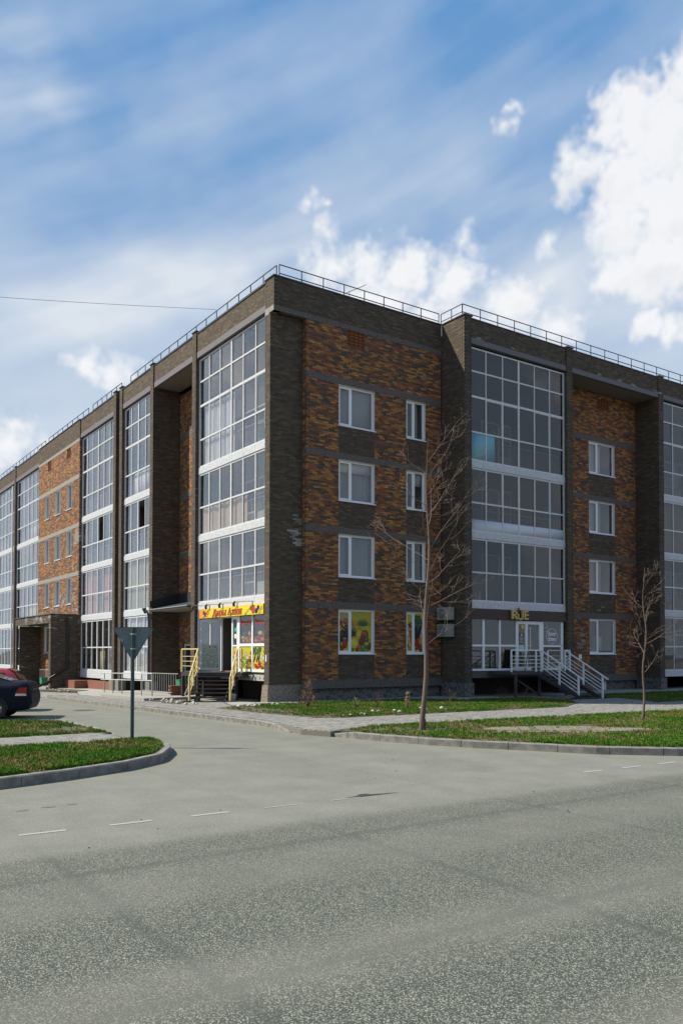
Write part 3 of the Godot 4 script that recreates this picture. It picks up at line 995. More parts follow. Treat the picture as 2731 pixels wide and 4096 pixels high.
# ---------------------------------------------------------------- the building
func building() -> void:
	var h := thing("apartment_building", "four storey dark and orange brick block of flats with glazed balcony stacks on the corner", "building")
	var U := Vector3(1, 0, 0)
	var N := Vector3(0, 0, 1)
	var LU := Vector3(0, 0, 1)
	var LN := Vector3(-1, 0, 0)
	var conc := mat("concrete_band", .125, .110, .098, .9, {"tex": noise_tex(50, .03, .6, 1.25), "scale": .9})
	var mortar := mat("mortar", .045, .04, .035, .95)
	var flash := mat("flashing", .03, .045, .055, .45)
	wall_mb = MB.new()
	var P := 16.38
	# --- corner column and its parapet
	bricks(Vector3(0, 0, -.67), LU, LN, .38, .75, 15.06, "dark", [], 1, 1)
	bricks(Vector3(0, 0, -.29), U, N, 1.47, .75, 15.06, "dark", [], 2, 0)
	bricks(Vector3(0, 0, -.67), LU, LN, .67, 15.26, P, "dark", [], 1, 1)
	bricks(Vector3(0, 0, 0), U, N, 8.45, 15.26, P, "dark", [], 2, 0)
	bricks(Vector3(0, 0, -.67), U, -N, .001, 15.26, 15.27, "dark", [], 0, 0, false)
	# --- orange section of the right facade
	var w1 := [3.0, 4.785]
	var w2 := [6.47, 7.51]
	var lev := [[1.97, 3.74], [5.05, 6.75], [8.10, 9.75], [11.12, 12.76]]
	var bands := [[.60, .93], [3.75, 4.02], [6.76, 7.01], [9.76, 10.01], [12.77, 13.04], [15.06, 15.26]]
	for k in 4:
		var y0: float = bands[k][1]
		var y1: float = bands[k + 1][0]
		var wy: Array = lev[k]
		for s in [[1.47, w1[0], 0], [w1[1], w2[0], 0], [w2[1], 8.45, 0]]:
			bricks(Vector3(s[0], 0, 0), U, N, s[1] - s[0], y0, y1, "mix", [], 2 if s[0] < 2 else 0, 0)
		for w in [w1, w2]:
			bricks(Vector3(w[0], 0, 0), U, N, w[1] - w[0], y0, wy[0] - .03, "dark")
			bricks(Vector3(w[0], 0, 0), U, N, w[1] - w[0], wy[1], y1, "mix")
		bricks(Vector3(1.47, 0, -.29), LU, LN, .29, y0, y1, "mix", [], 0, 1)
	var yb := 13.04
	bricks(Vector3(1.47, 0, 0), U, N, 6.98, yb, 15.06, "mix", [[1.92, 2.81, 14.42, 15.06]], 2, 0)
	bricks(Vector3(1.47, 0, -.29), LU, LN, .29, yb, 15.06, "mix", [], 0, 1)
	vent(h, Vector3(3.39, 0, 0), U, N, .89, 14.42, 15.06)
	# --- bay 2: pier, glazed stack, pier
	bricks(Vector3(8.45, 0, 0), LU, LN, 1.44, .75, P, "dark", [], 0, 1)
	bricks(Vector3(8.45, 0, 1.44), U, N, .43, .75, P, "dark", [], 2, 1)
	for x in [[14.98, 15.39], [22.1, 22.51], [28.62, 29.05]]:
		bricks(Vector3(x[0], 0, 0.0 if x[0] > 20 else 1.0), LU, LN, 1.42 if x[0] > 20 else .42, .75, P, "dark", [], 0, 1)
		bricks(Vector3(x[0], 0, 1.42), U, N, x[1] - x[0], .75, P, "dark", [], 2, 1)
	for s in [[8.88, 14.98], [15.39, 22.1], [22.51, 28.62]]:
		bricks(Vector3(s[0], 0, 1.36), U, N, s[1] - s[0], 15.5, P - .05, "dark")
	# --- recess with single windows
	var w3 := [18.30, 20.34]
	for k in 4:
		var y0: float = bands[k][1]
		var y1: float = bands[k + 1][0]
		var wy: Array = lev[k]
		bricks(Vector3(15.39, 0, 0), U, N, w3[0] - 15.39, y0, y1, "mix")
		bricks(Vector3(w3[1], 0, 0), U, N, 22.1 - w3[1], y0, y1, "mix")
		bricks(Vector3(w3[0], 0, 0), U, N, w3[1] - w3[0], y0, wy[0] - .03, "dark")
	bricks(Vector3(15.39, 0, 0), U, N, 6.71, yb, 15.27, "mix", [[3.57, 4.46, 14.5, 15.05]])
	vent(h, Vector3(18.96, 0, 0), U, N, .89, 14.5, 15.05)
	# --- left facade piers
	for z in [-7.38, -12.40, -16.82, -17.79, -40.4, -47.0]:
		var wd := .40
		bricks(Vector3(0, 0, z), LU, LN, wd, .55, P + .08, "dark", [], 0, 1)
		if z != -12.40 and z != -16.82:
			bricks(Vector3(0, 0, z + wd), U, N, .22, .55, P + .08, "dark", [], 2, 0)
	bricks(Vector3(0, 0, -12.0), U, N, 1.45, .1, 15.3, "dark", [], 2, 0)
	bricks(Vector3(0, 0, -16.42), U, N, .22, .55, P + .08, "dark", [], 2, 0)
	for s in [[-6.98, -.67], [-12.0, -7.38], [-16.42, -12.4], [-23.82, -17.79], [-40.0, -33.2], [-47.0, -40.4]]:
		bricks(Vector3(.06, 0, s[0]), LU, LN, s[1] - s[0], 15.5, P - .05, "dark")
	# recess of the left facade
	for k in 5:
		var y0: float = bands[k][1] if k else .1
		var y1: float = bands[k + 1][0]
		bricks(Vector3(1.45, 0, -12.0), LU, LN, 4.62, y0, y1, "mix", [[.56, 1.42, 0, 2.45]] if k == 0 else [])
	# orange block of the left facade
	var cw := [[2.26, 3.36], [4.73, 5.97], [7.34, 8.44]]
	for k in 4:
		var y0: float = bands[k][1] if k else .1
		var y1: float = bands[k + 1][0]
		var holes := []
		var wy: Array = lev[k]
		for c in cw:
			holes.append([c[0] - .5, c[1] - .5, wy[0], wy[1]] if k == 0 else [c[0] - .6, c[1] - .6, wy[0], wy[1]])
		bricks(Vector3(0, 0, -33.2), LU, LN, 9.38, y0, y1, "mix", holes, 1 if k else 0, 1)
		for c in holes:
			window(h, Vector3(0, 0, -33.2), LU, LN, c[0], c[1], wy[0], wy[1] - .01, -1)
			room(h, Vector3(0, 0, -33.2), LU, LN, c[0], c[1], wy[0], wy[1])
	bricks(Vector3(0, 0, -33.2), LU, LN, 9.38, yb, 15.06, "mix", [[2.3, 3.1, 14.4, 15.06], [6.7, 7.5, 14.4, 15.06]], 1, 1)
	vent(h, Vector3(0, 0, -30.9), LU, LN, .8, 14.4, 15.06)
	vent(h, Vector3(0, 0, -26.5), LU, LN, .8, 14.4, 15.06)
	bricks(Vector3(0, 0, -33.2), LU, LN, 9.38, 15.26, P, "dark", [], 0, 1)
	bricks(Vector3(0, 0, -23.82), U, N, .3, .4, P, "dark", [], 2, 0)
	# --- concrete bands in lengths, with the joints between them
	var joints := {5: [2.4, 3.05, 4.9, 7.4], 4: [2.35, 5.3, 6.4], 3: [2.35, 5.35], 2: [2.0, 5.0], 1: [2.0, 6.0], 0: [2.0, 3.2, 5.1, 6.6]}
	for k in 6:
		var y0: float = bands[k][0]
		var y1: float = bands[k][1]
		var proud := .035 if k == 0 else .012
		var edges: Array = [0.0 if k == 5 else 1.47 - proud] + joints[k] + [8.44]
		for j in edges.size() - 1:
			var b := MB.new()
			b.fbox(Vector3.ZERO, U, N, edges[j] + (.006 if j else 0.0), edges[j + 1] - .006, y0, y1, -.2, proud)
			if j == 0 and k < 5:
				b.fbox(Vector3(1.47, 0, -.289), LU, LN, 0, .08, y0, y1, -.1, proud)
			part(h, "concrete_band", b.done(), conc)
		if k < 5:
			for e in [[15.4, 17.2], [17.21, 19.9], [19.91, 22.09]]:
				var b := MB.new()
				b.fbox(Vector3.ZERO, U, N, e[0], e[1], y0, y1, -.2, proud)
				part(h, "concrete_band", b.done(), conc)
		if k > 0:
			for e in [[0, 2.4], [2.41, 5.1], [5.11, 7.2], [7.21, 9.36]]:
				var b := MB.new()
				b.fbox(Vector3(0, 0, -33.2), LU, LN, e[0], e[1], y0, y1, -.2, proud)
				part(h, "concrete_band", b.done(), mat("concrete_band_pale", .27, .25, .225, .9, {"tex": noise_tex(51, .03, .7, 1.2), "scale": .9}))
			if k < 5:
				var b := MB.new()
				b.fbox(Vector3(1.45, 0, -12.0), LU, LN, .01, 4.6, y0, y1, -.2, proud)
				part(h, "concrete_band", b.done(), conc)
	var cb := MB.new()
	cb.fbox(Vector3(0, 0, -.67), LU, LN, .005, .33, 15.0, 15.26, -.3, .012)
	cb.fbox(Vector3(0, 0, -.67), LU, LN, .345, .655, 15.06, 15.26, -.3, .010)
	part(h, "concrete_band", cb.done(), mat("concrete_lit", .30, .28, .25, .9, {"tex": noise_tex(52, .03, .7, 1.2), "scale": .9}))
	# lintel beams over the stacks
	var beam := mat("lintel", .135, .125, .14, .7, {"tex": noise_tex(53, .03, .75, 1.2), "scale": .8})
	for s in [[8.88, 14.98], [15.39, 22.1], [22.51, 28.62]]:
		part(h, "lintel_beam", one(func(b): b.fbox(Vector3(s[0], 0, 1.36), U, N, .003, s[1] - s[0] - .003, 15.27, 15.497, -.2, .03)), beam)
	for s in [[-6.98, -.67], [-12.0, -7.38], [-16.42, -12.4], [-23.82, -17.79], [-40.0, -33.2], [-47.0, -40.4]]:
		part(h, "lintel_beam", one(func(b): b.fbox(Vector3(.06, 0, s[0]), LU, LN, .003, s[1] - s[0] - .003, 15.24, 15.497, -.14, .015)), beam)
	# ceilings over the recesses
	part(h, "soffit", one(func(b): b.fbox(Vector3(15.39, 0, 0), U, N, 0, 6.71, 15.28, 15.45, .012, 1.15)), mat("soffit", .17, .15, .12, .9))
	part(h, "soffit", one(func(b): b.fbox(Vector3(1.44, 0, -12.0), LU, LN, 0, 4.62, 15.26, 15.45, .012, 1.22)), mat("soffit", .17, .15, .12, .9))
	# --- plinths
	var pl := mat("plinth", .115, .115, .11, .92, {"tex": noise_tex(54, .012, .45, 1.5, 5), "scale": .7})
	part(h, "plinth", one(func(b): b.fbox(Vector3.ZERO, U, N, 1.3, 8.45, 0, .6, -.4, -.12)), pl)
	part(h, "plinth", one(func(b): b.fbox(Vector3.ZERO, U, N, 15.39, 22.1, 0, .6, -.4, -.12)), pl)
	part(h, "plinth", one(func(b): b.hexa([Vector3(-.1, 0, -.22), Vector3(1.55, 0, -.22), Vector3(1.55, 0, -.75), Vector3(-.1, 0, -.75), Vector3(-.05, .77, -.26), Vector3(1.45, .77, -.26), Vector3(1.45, .77, -.7), Vector3(-.05, .77, -.7)])), mat("pedestal", .20, .17, .145, .92, {"tex": noise_tex(55, .02, .6, 1.3, 5), "scale": .8}))
	for x in [[8.4, 8.95], [14.93, 15.44], [22.05, 22.56], [28.57, 29.1]]:
		part(h, "plinth", one(func(b): b.box(Vector3(x[0], 0, 0.0 if x[0] < 9 or x[0] > 20 else .9), Vector3(x[1], .75, 1.48))), pl)
	for z in [-7.38, -12.40, -16.82, -17.79, -40.4]:
		part(h, "plinth", one(func(b): b.box(Vector3(-.12, -.3, z - .06), Vector3(.3, .55, z + .46))), mat("pedestal_low", .19, .175, .15, .92, {"tex": noise_tex(56, .02, .6, 1.3, 5), "scale": .8}))
	# --- parapet flashing and pier caps
	var caps := [[Vector3(0, 0, 0), U, N, -.03, 8.47, -.5, .035], [Vector3(8.45, 0, 1.44), U, N, -.04, .47, -.5, .04], [Vector3(8.45, 0, 0), LU, LN, 0.04, 1.0, -.4, .035]]
	for c in caps:
		part(h, "parapet_flashing", one(func(b): b.fbox(c[0], c[1], c[2], c[3], c[4], P + .002, P + .045, c[5], c[6])), flash)
	for s in [[8.92, 14.94], [15.43, 22.06], [22.55, 28.58]]:
		part(h, "parapet_flashing", one(func(b): b.fbox(Vector3(0, 0, 1.36), U, N, s[0], s[1], P - .048, P - .01, -.4, .03)), flash)
	for x in [[14.98, 15.39], [22.1, 22.51]]:
		part(h, "pier_cap", one(func(b): b.box(Vector3(x[0] - .035, P + .002, .9), Vector3(x[1] + .035, P + .05, 1.46))), flash)
	for s in [[-6.98, -.70], [-12.0, -7.38], [-16.42, -12.4], [-23.82, -17.79], [-40.0, -33.2], [-47.0, -40.4]]:
		part(h, "parapet_flashing", one(func(b): b.fbox(Vector3(.06, 0, 0), LU, LN, s[0] + .03, s[1] - .03, P - .048, P - .005, -.35, .03)), flash)
	part(h, "parapet_flashing", one(func(b): b.fbox(Vector3(0, 0, 0), LU, LN, -33.2, -23.8, P + .002, P + .045, -.35, .035)), flash)
	part(h, "parapet_flashing", one(func(b): b.fbox(Vector3(0, 0, 0), LU, LN, -.70, -.001, P + .002, P + .046, -.45, .034)), flash)
	for z in [-7.38, -12.40, -16.82, -17.79, -40.4, -47.0]:
		part(h, "pier_cap", one(func(b): b.box(Vector3(-.035, P + .082, z - .03), Vector3(.4, P + .12, z + .43))), flash)
	# --- roof and the dark mass inside
	var roof := MB.new()
	roof.box(Vector3(.3, 15.75, -46.9), Vector3(12, 15.95, -.3))
	roof.box(Vector3(12, 15.75, -12), Vector3(29, 15.95, 1.0))
	roof.box(Vector3(1.0, 15.751, -.3), Vector3(12, 15.951, -.12))
	roof.box(Vector3(8.6, 15.75, -.12), Vector3(12, 15.95, 1.0))
	part(h, "roof", roof.done(), mat("roof_felt", .05, .05, .05, .95))
	var core := MB.new()
	core.box(Vector3(6.2, -.3, -46.9), Vector3(12, 15.7, -3.4))
	core.box(Vector3(12.01, -.3, -12), Vector3(29, 15.7, -3.4))
	core.box(Vector3(.2, -.3, -47.0), Vector3(6.2, 15.7, -46.9))
	core.box(Vector3(28.9, -.3, -3.4), Vector3(29.0, 15.7, 1.0))
	part(h, "wall", core.done(), mortar)
	# --- glazed stacks
	var T := [15.18, 14.15, 13.05, 11.52, 10.28]
	var F4 := [T, 9.98, [], true]
	var F3 := [[9.97, 8.47, 7.22], 6.94, [], true]
	var F2 := [[6.93, 5.47, 4.22], 3.92, [], true]
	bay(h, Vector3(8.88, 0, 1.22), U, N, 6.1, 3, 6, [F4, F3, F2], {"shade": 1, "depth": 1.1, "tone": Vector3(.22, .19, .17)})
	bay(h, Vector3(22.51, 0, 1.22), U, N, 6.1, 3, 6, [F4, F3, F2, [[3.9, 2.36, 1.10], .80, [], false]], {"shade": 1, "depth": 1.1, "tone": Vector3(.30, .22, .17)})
	bay(h, Vector3(.2, 0, -6.98), LU, LN, 6.31, 3, 6, [F4, F3, F2], {"depth": 1.25, "tone": Vector3(.24, .21, .19)})
	bay(h, Vector3(.2, 0, -16.42), LU, LN, 4.02, 2, 4, [F4, [[9.97, 8.47, 7.22], 6.94, [Vector2i(2, 0)], true], F2, [[3.9, 2.3, .95], .62, [], false]], {"tone": Vector3(.30, .27, .24)})
	bay(h, Vector3(.2, 0, -23.82), LU, LN, 6.03, 3, 6, [F4, [[9.97, 8.47, 7.22], 6.94, [Vector2i(3, 0)], true], F2, [[3.9, 2.3, .95], .50, [], false]], {"tone": Vector3(.36, .30, .2)})
	bay(h, Vector3(.2, 0, -40.0), LU, LN, 6.8, 3, 6, [F4, F3, F2, [[3.9, 2.3, .95], .5, [], false]], {"tone": Vector3(.22, .19, .17)})
	bay(h, Vector3(.2, 0, -47.0), LU, LN, 6.6, 3, 6, [F4, F3, F2, [[3.9, 2.3, .95], .5, [], false]], {"tone": Vector3(.22, .19, .17)})
	# cross walls behind the piers
	var cross := mat("inner_brick", .075, .055, .04, .9)
	for z in [-7.37, -12.39, -16.81, -17.78, -40.39]:
		part(h, "wall", one(func(b): b.box(Vector3(.115, -.3, z), Vector3(1.7, 15.6, z + .24))), cross)
	for x in [8.60, 15.11, 22.23]:
		part(h, "wall", one(func(b): b.box(Vector3(x, -.1, -.3), Vector3(x + .24, 15.6, 1.30))), cross)
	# the gap between the twin piers
	part(h, "movement_joint", one(func(b): b.fbox(Vector3(.25, 0, -17.39), LU, LN, 0, .57, -.2, 16.2, -.1, 0)), mortar)
	part(h, "wall", wall_mb.done(), mortar)
	# --- windows of the right facade
	for k in 4:
		var wy: Array = lev[k]
		for w in [w1, w2, w3]:
			var wn := window(h, Vector3.ZERO, U, N, w[0], w[1], wy[0], wy[1] + .008, .36 if w[0] != w2[0] else .45)
			room(h, Vector3.ZERO, U, N, w[0], w[1], wy[0], wy[1], -.19, 2.8, .30 if k else .2)
	railings(h)
	shop(h)
	bar_entrance(h)
	left_entrances(h)
	curtains()
	lay_bricks(h)

func opposite() -> void:
	var h := thing("apartment_building", "plain brown brick block of flats across the main road, mirrored in the glazing", "building", Vector3(6, 0, 66))
	var wall := mat("far_brick", .13, .080, .052, .9, {"tex": noise_tex(59, .05, .7, 1.2), "scale": .5})
	part(h, "wall", one(func(b): b.box(Vector3(-34, -.3, 0), Vector3(34, 15.5, 13))), wall)
	part(h, "roof", one(func(b): b.box(Vector3(-34.3, 15.502, -.3), Vector3(34.3, 15.8, 13.3))), mat("flashing", .03, .045, .055, .45))
	var fr := one(func(b): b.box(Vector3(-.85, 0, -.04), Vector3(.85, 1.6, .1)))
	var gl := one(func(b):
		b.box(Vector3(-.76, .1, -.06), Vector3(-.1, 1.5, .0))
		b.box(Vector3(.0, .1, -.06), Vector3(.76, 1.5, .0)))
	for f in 5:
		for k in 18:
			var p := Vector3(-31.5 + k * 3.7, 1.3 + f * 2.9, 0)
			var w := part(h, "window", fr, mat("upvc", .72, .74, .76, .35), p)
			part(w, "pane", gl, mat("far_glass", .02, .025, .03, .05))

func vent(h: Node3D, o: Vector3, u: Vector3, n: Vector3, w: float, y0: float, y1: float) -> void:
	var b := MB.new()
	b.fbox(o, u, n, 0, w, y0, y1, -.11, -.075)
	var c := int(round(w / .22))
	var r := int(round((y1 - y0) / .13))
	for i in c + 1:
		var x := clampf(i * w / c, .014, w - .014)
		b.fbox(o, u, n, x - .014, x + .014, y0, y1, -.075, -.02)
	for j in r + 1:
		var y := clampf(lerpf(y0, y1, float(j) / r), y0 + .012, y1 - .012)
		for i in c:
			b.fbox(o, u, n, i * w / c + .014, (i + 1) * w / c - .014, y - .012, y + .012, -.075, -.024)
	part(h, "vent_block", b.done(), mat("terracotta", .20, .07, .028, .9))

func railings(h: Node3D) -> void:
	var m := mat("roof_rail", .045, .055, .065, .5, {"metal": .3})
	var runs := [[Vector3(.45, 0, -.38), Vector3(8.62, 0, -.38), 8], [Vector3(8.75, 0, -.38), Vector3(8.75, 0, 1.0), 2], [Vector3(8.75, 0, 1.0), Vector3(28.9, 0, 1.0), 19], [Vector3(.4, 0, -.5), Vector3(.4, 0, -16.2), 15], [Vector3(.4, 0, -17.6), Vector3(.4, 0, -22.6), 6], [Vector3(.4, 0, -23.4), Vector3(.4, 0, -32.2), 8], [Vector3(.4, 0, -33.0), Vector3(.4, 0, -46.8), 13]]
	for r in runs:
		var a: Vector3 = r[0]
		var b: Vector3 = r[1]
		var rails := MB.new()
		for y in [17.06, 16.72]:
			rails.bar(a + UP * y, b + UP * y, .03, .03)
		var g := part(h, "roof_railing", rails.done(), m)
		for k in r[2] + 1:
			var p: Vector3 = a.lerp(b, float(k) / r[2])
			part(g, "railing_post", one(func(q): q.bar(p + UP * 15.9, p + UP * 17.05, .032, .032)), m)

func shop(h: Node3D) -> void:
	# ground floor shop of the left facade, between the corner column and the first pier
	var o := Vector3(.2, 0, -6.98)
	var U := Vector3(0, 0, 1)
	var N := Vector3(-1, 0, 0)
	var white := mat("upvc", .72, .74, .76, .35)
	var f := MB.new()
	# along u: 0 = pier 1, 6.31 = corner column; door between 2.36 and 3.9
	for r in [[0, 2.30, 1.26, 1.34], [0, .06, 1.34, 3.9], [1.24, 1.30, 1.34, 3.9], [2.26, 2.36, 1.24, 3.9], [3.84, 4.0, 1.22, 3.9], [4.0, 6.31, 1.24, 1.34], [4.0, 6.31, 2.26, 2.37], [5.02, 5.12, 1.34, 2.26], [5.02, 5.12, 2.37, 3.9], [2.36, 3.84, 3.46, 3.56], [0, 6.31, 3.86, 3.92], [6.25, 6.31, 1.34, 2.26], [6.25, 6.31, 2.37, 3.86], [3.30, 3.40, 1.24, 3.46], [3.40, 3.84, 1.24, 1.36], [3.76, 3.84, 1.36, 3.46], [3.40, 3.76, 3.38, 3.46], [3.40, 3.76, 2.26, 2.32]]:
		f.fbox(o, U, N, r[0], r[1], r[2], r[3], -.04, .04)
	var front := part(h, "shop_front", f.done(), white)
	for r in [[.06, 1.24, 1.34, 3.86], [1.30, 2.26, 1.34, 3.86], [4.0, 5.02, 2.37, 3.86], [5.12, 6.25, 2.37, 3.86], [3.40, 3.76, 2.32, 3.38]]:
		part(front, "pane", pane_mesh(o, U, N, r[0], r[1], r[2], r[3], .004), glass())
	var veg := veg_print(288, 192, 21)
	printed(front, "window_film", veg, o, U, N, 4.0, 5.02, 1.34, 2.26, .012, Rect2(.08, 0, .46, 1))
	printed(front, "window_film", veg, o, U, N, 5.12, 6.25, 1.34, 2.26, .012, Rect2(.55, 0, .45, 1))
	printed(front, "window_film", veg, o, U, N, 3.40, 3.76, 1.36, 2.26, .012, Rect2(.0, 0, .14, 1))
	var dark := shop_print()
	printed(front, "window_film", dark, o, U, N, 4.0, 5.02, 2.37, 3.86, -.012)
	printed(front, "window_film", dark, o, U, N, 5.12, 6.25, 2.37, 3.86, -.012, Rect2(.5, 0, .5, 1))
	printed(front, "window_film", dark, o, U, N, 3.40, 3.76, 2.32, 3.38, -.012, Rect2(0, 0, .2, .5))
	var red := mat("red_print", .50, .07, .06, .5)
	var tx := func(u: float, y: float, d: float) -> Vector3: return Vector3(.2 - d, y, -6.98 + u)
	lettering(front, "Фрукты", .19, red, tx.call(4.52, 3.24, .014), -PI / 2, "Droid Sans", .004, .15)
	lettering(front, "Орехи", .19, red, tx.call(5.62, 3.24, .014), -PI / 2, "Droid Sans", .004, .15)
	part(front, "sticker", one(func(b): b.disc_prism(tx.call(3.58, 2.95, .006), .085, N, .004, 18)), mat("sticker_teal", .02, .38, .27, .5))
	part(front, "sticker", one(func(b): b.disc_prism(tx.call(3.58, 2.68, .006), .10, N, .004, 18)), mat("sticker_white", .75, .76, .70, .5))
	part(front, "sticker", one(func(b): b.disc_prism(tx.call(3.58, 2.68, .011), .055, N, .003, 6)), mat("sticker_yellow", .60, .50, .05, .5))
	# open door leaf, swung out
	var hg := Vector3(.12, 0, -4.60)
	var du := Vector3(-.81, 0, -.59)
	var dn := Vector3(-.59, 0, .81)
	var lf := MB.new()
	var grey := mat("door_grey", .42, .44, .48, .4)
	for r in [[0, .10, 1.26, 3.40], [.78, .88, 1.26, 3.40], [.10, .78, 1.26, 1.37], [.10, .78, 3.29, 3.40]]:
		lf.fbox(hg, -du, dn, -r[1], -r[0], r[2], r[3], -.03, .03)
	var leaf := part(h, "door", lf.done(), grey)
	part(leaf, "pane", pane_mesh(hg, -du, dn, -.78, -.10, 1.37, 3.29, .004), glass())
	part(leaf, "window_film", one(func(b): b.fbox(hg, -du, dn, -.78, -.10, 1.37, 2.33, .008, .012)), mat("frosted_film", .34, .40, .33, .55, {"tex": noise_tex(61, .02, .55, 1.25), "scale": .8}))
	part(leaf, "handle", one(func(b):
		for y in [1.5, 1.95, 2.45, 2.95]:
			b.fbox(hg, -du, dn, -.86, -.80, y, y + .07, .03, .06)), white)
	# dim shop behind the glass
	room(h, o, U, N, .05, 6.25, 1.2, 3.9, -.05, 4.0, .16)
	var goods := MB.new()
	goods.fbox(o, U, N, .1, 6.2, 1.25, 2.15, -3.0, -2.5)
	goods.fbox(o, U, N, 1.4, 2.9, 2.15, 2.25, -2.9, -2.55)
	for k in 26:
		goods.fbox(o, U, N, .2 + k * .23, .36 + k * .23, 2.3, 2.42 + .2 * rng.randf(), -3.6, -3.3)
	part(h, "shop_counter", goods.done(), mat("counter", .22, .17, .11, .7))
	# slab end with its round hollows, the void below it
	var sl := MB.new()
	sl.fbox(o, U, N, 2.2, 6.28, .90, 1.14, -2.0, -.02)
	var slab_end := part(h, "floor_slab", sl.done(), mat("slab_end", .40, .40, .37, .9, {"tex": noise_tex(62, .03, .7, 1.15), "scale": 1.0}))
	for k in 12:
		var c: Vector3 = tx.call(2.5 + k * .31, 1.0, -.021)
		part(slab_end, "hollow", one(func(b): b.disc_prism(c, .045, N, .003, 12)), mat("hollow", .07, .07, .065, .9))
	part(h, "wall", one(func(b): b.fbox(o, U, N, 2.2, 6.28, 1.14, 1.24, -.5, -.03)), mat("old_brick", .17, .12, .09, .9, {"tex": noise_tex(63, .06, .5, 1.4), "scale": 1.2}))
	part(h, "wall", one(func(b): b.fbox(o, U, N, -.3, 6.28, -.1, .92, -3.0, -2.4)), mat("cellar", .05, .045, .04, .95))
	part(h, "wall", one(func(b): b.fbox(Vector3(8.8, 0, 1.2), Vector3(1, 0, 0), FZ, -.3, 6.4, -.1, 1.0, -2.2, -1.9)), mat("cellar", .05, .045, .04, .95))
	part(h, "wall", one(func(b): b.fbox(Vector3(.2, 0, -24.0), U, N, 0, 11.6, -.5, .7, -2.2, -1.9)), mat("cellar", .05, .045, .04, .95))
	# sign board with its writing
	var bd := thing("sign_board", "long yellow fruit shop sign board with red Cyrillic lettering over the shop window", "sign", Vector3(0, 0, -6.4))
	part(bd, "board", one(func(b): b.fbox(Vector3.ZERO, U, N, 0, 5.72, 3.50, 3.895, -.16, .03)), mat("board_edge", .72, .36, .02, .6))
	printed(bd, "face_print", board_print(), Vector3.ZERO, U, N, 0, 5.72, 3.50, 3.895, .033)
	var deep_red := mat("sign_red", .42, .035, .03, .5)
	for k in 3:
		lettering(bd, "Дары Азии", .30, deep_red, Vector3(-.04, 3.70, 2.65 + .014 * k), -PI / 2, "Droid Serif", .02 + .002 * k, .14, 400, 1.2)
	# lamps over the sign on thin arms
	for k in 4:
		var z := -6.4 + .1 + k * 1.28
		var l := thing("spotlight", "%s black spotlight over the yellow sign, counting from the sign's orange end" % ["first", "second", "third", "fourth"][k], "lamp", Vector3(-.03, 3.9, z + .95), 0.0, "spotlights above the shop sign")
		var blk := mat("black_metal", .02, .02, .022, .45)
		part(l, "arm", one(func(b):
			b.tube([Vector3(0, -.1, 0), Vector3(-.02, .12, 0)], [.018, .018], 6)
			b.tube([Vector3(-.02, .12, .12), Vector3(-.35, .14, -.85)], [.014, .014], 6)), blk)
		part(l, "lamp_head", one(func(b): b.tube([Vector3(-.35, .15, -.85), Vector3(-.37, .05, -.92), Vector3(-.33, -.03, -.96)], [.03, .05, .055], 8)), blk)
	part(h, "notice", one(func(b): b.fbox(Vector3(0, 0, -.54), U, N, 0, .07, 1.66, 1.92, .0, .006)), mat("notice_white", .70, .70, .68, .6))
	part(h, "number_plate", one(func(b): b.fbox(Vector3(17.45, 0, 0), Vector3(1, 0, 0), FZ, 0, .22, 1.70, 1.95, .0, .012)), mat("notice_white", .70, .70, .68, .6))
	part(h, "hatch", one(func(b): b.fbox(Vector3(19.45, 0, -.12), Vector3(1, 0, 0), FZ, 0, .26, .12, .58, .0, .012)), mat("hatch_white", .50, .50, .50, .6))
	part(h, "conduit", one(func(b): b.tube([Vector3(8.40, .3, .02), Vector3(8.40, 15.0, .02)], [.018, .018], 6)), mat("pipe_black", .015, .013, .012, .5))
	stairs_yellow()

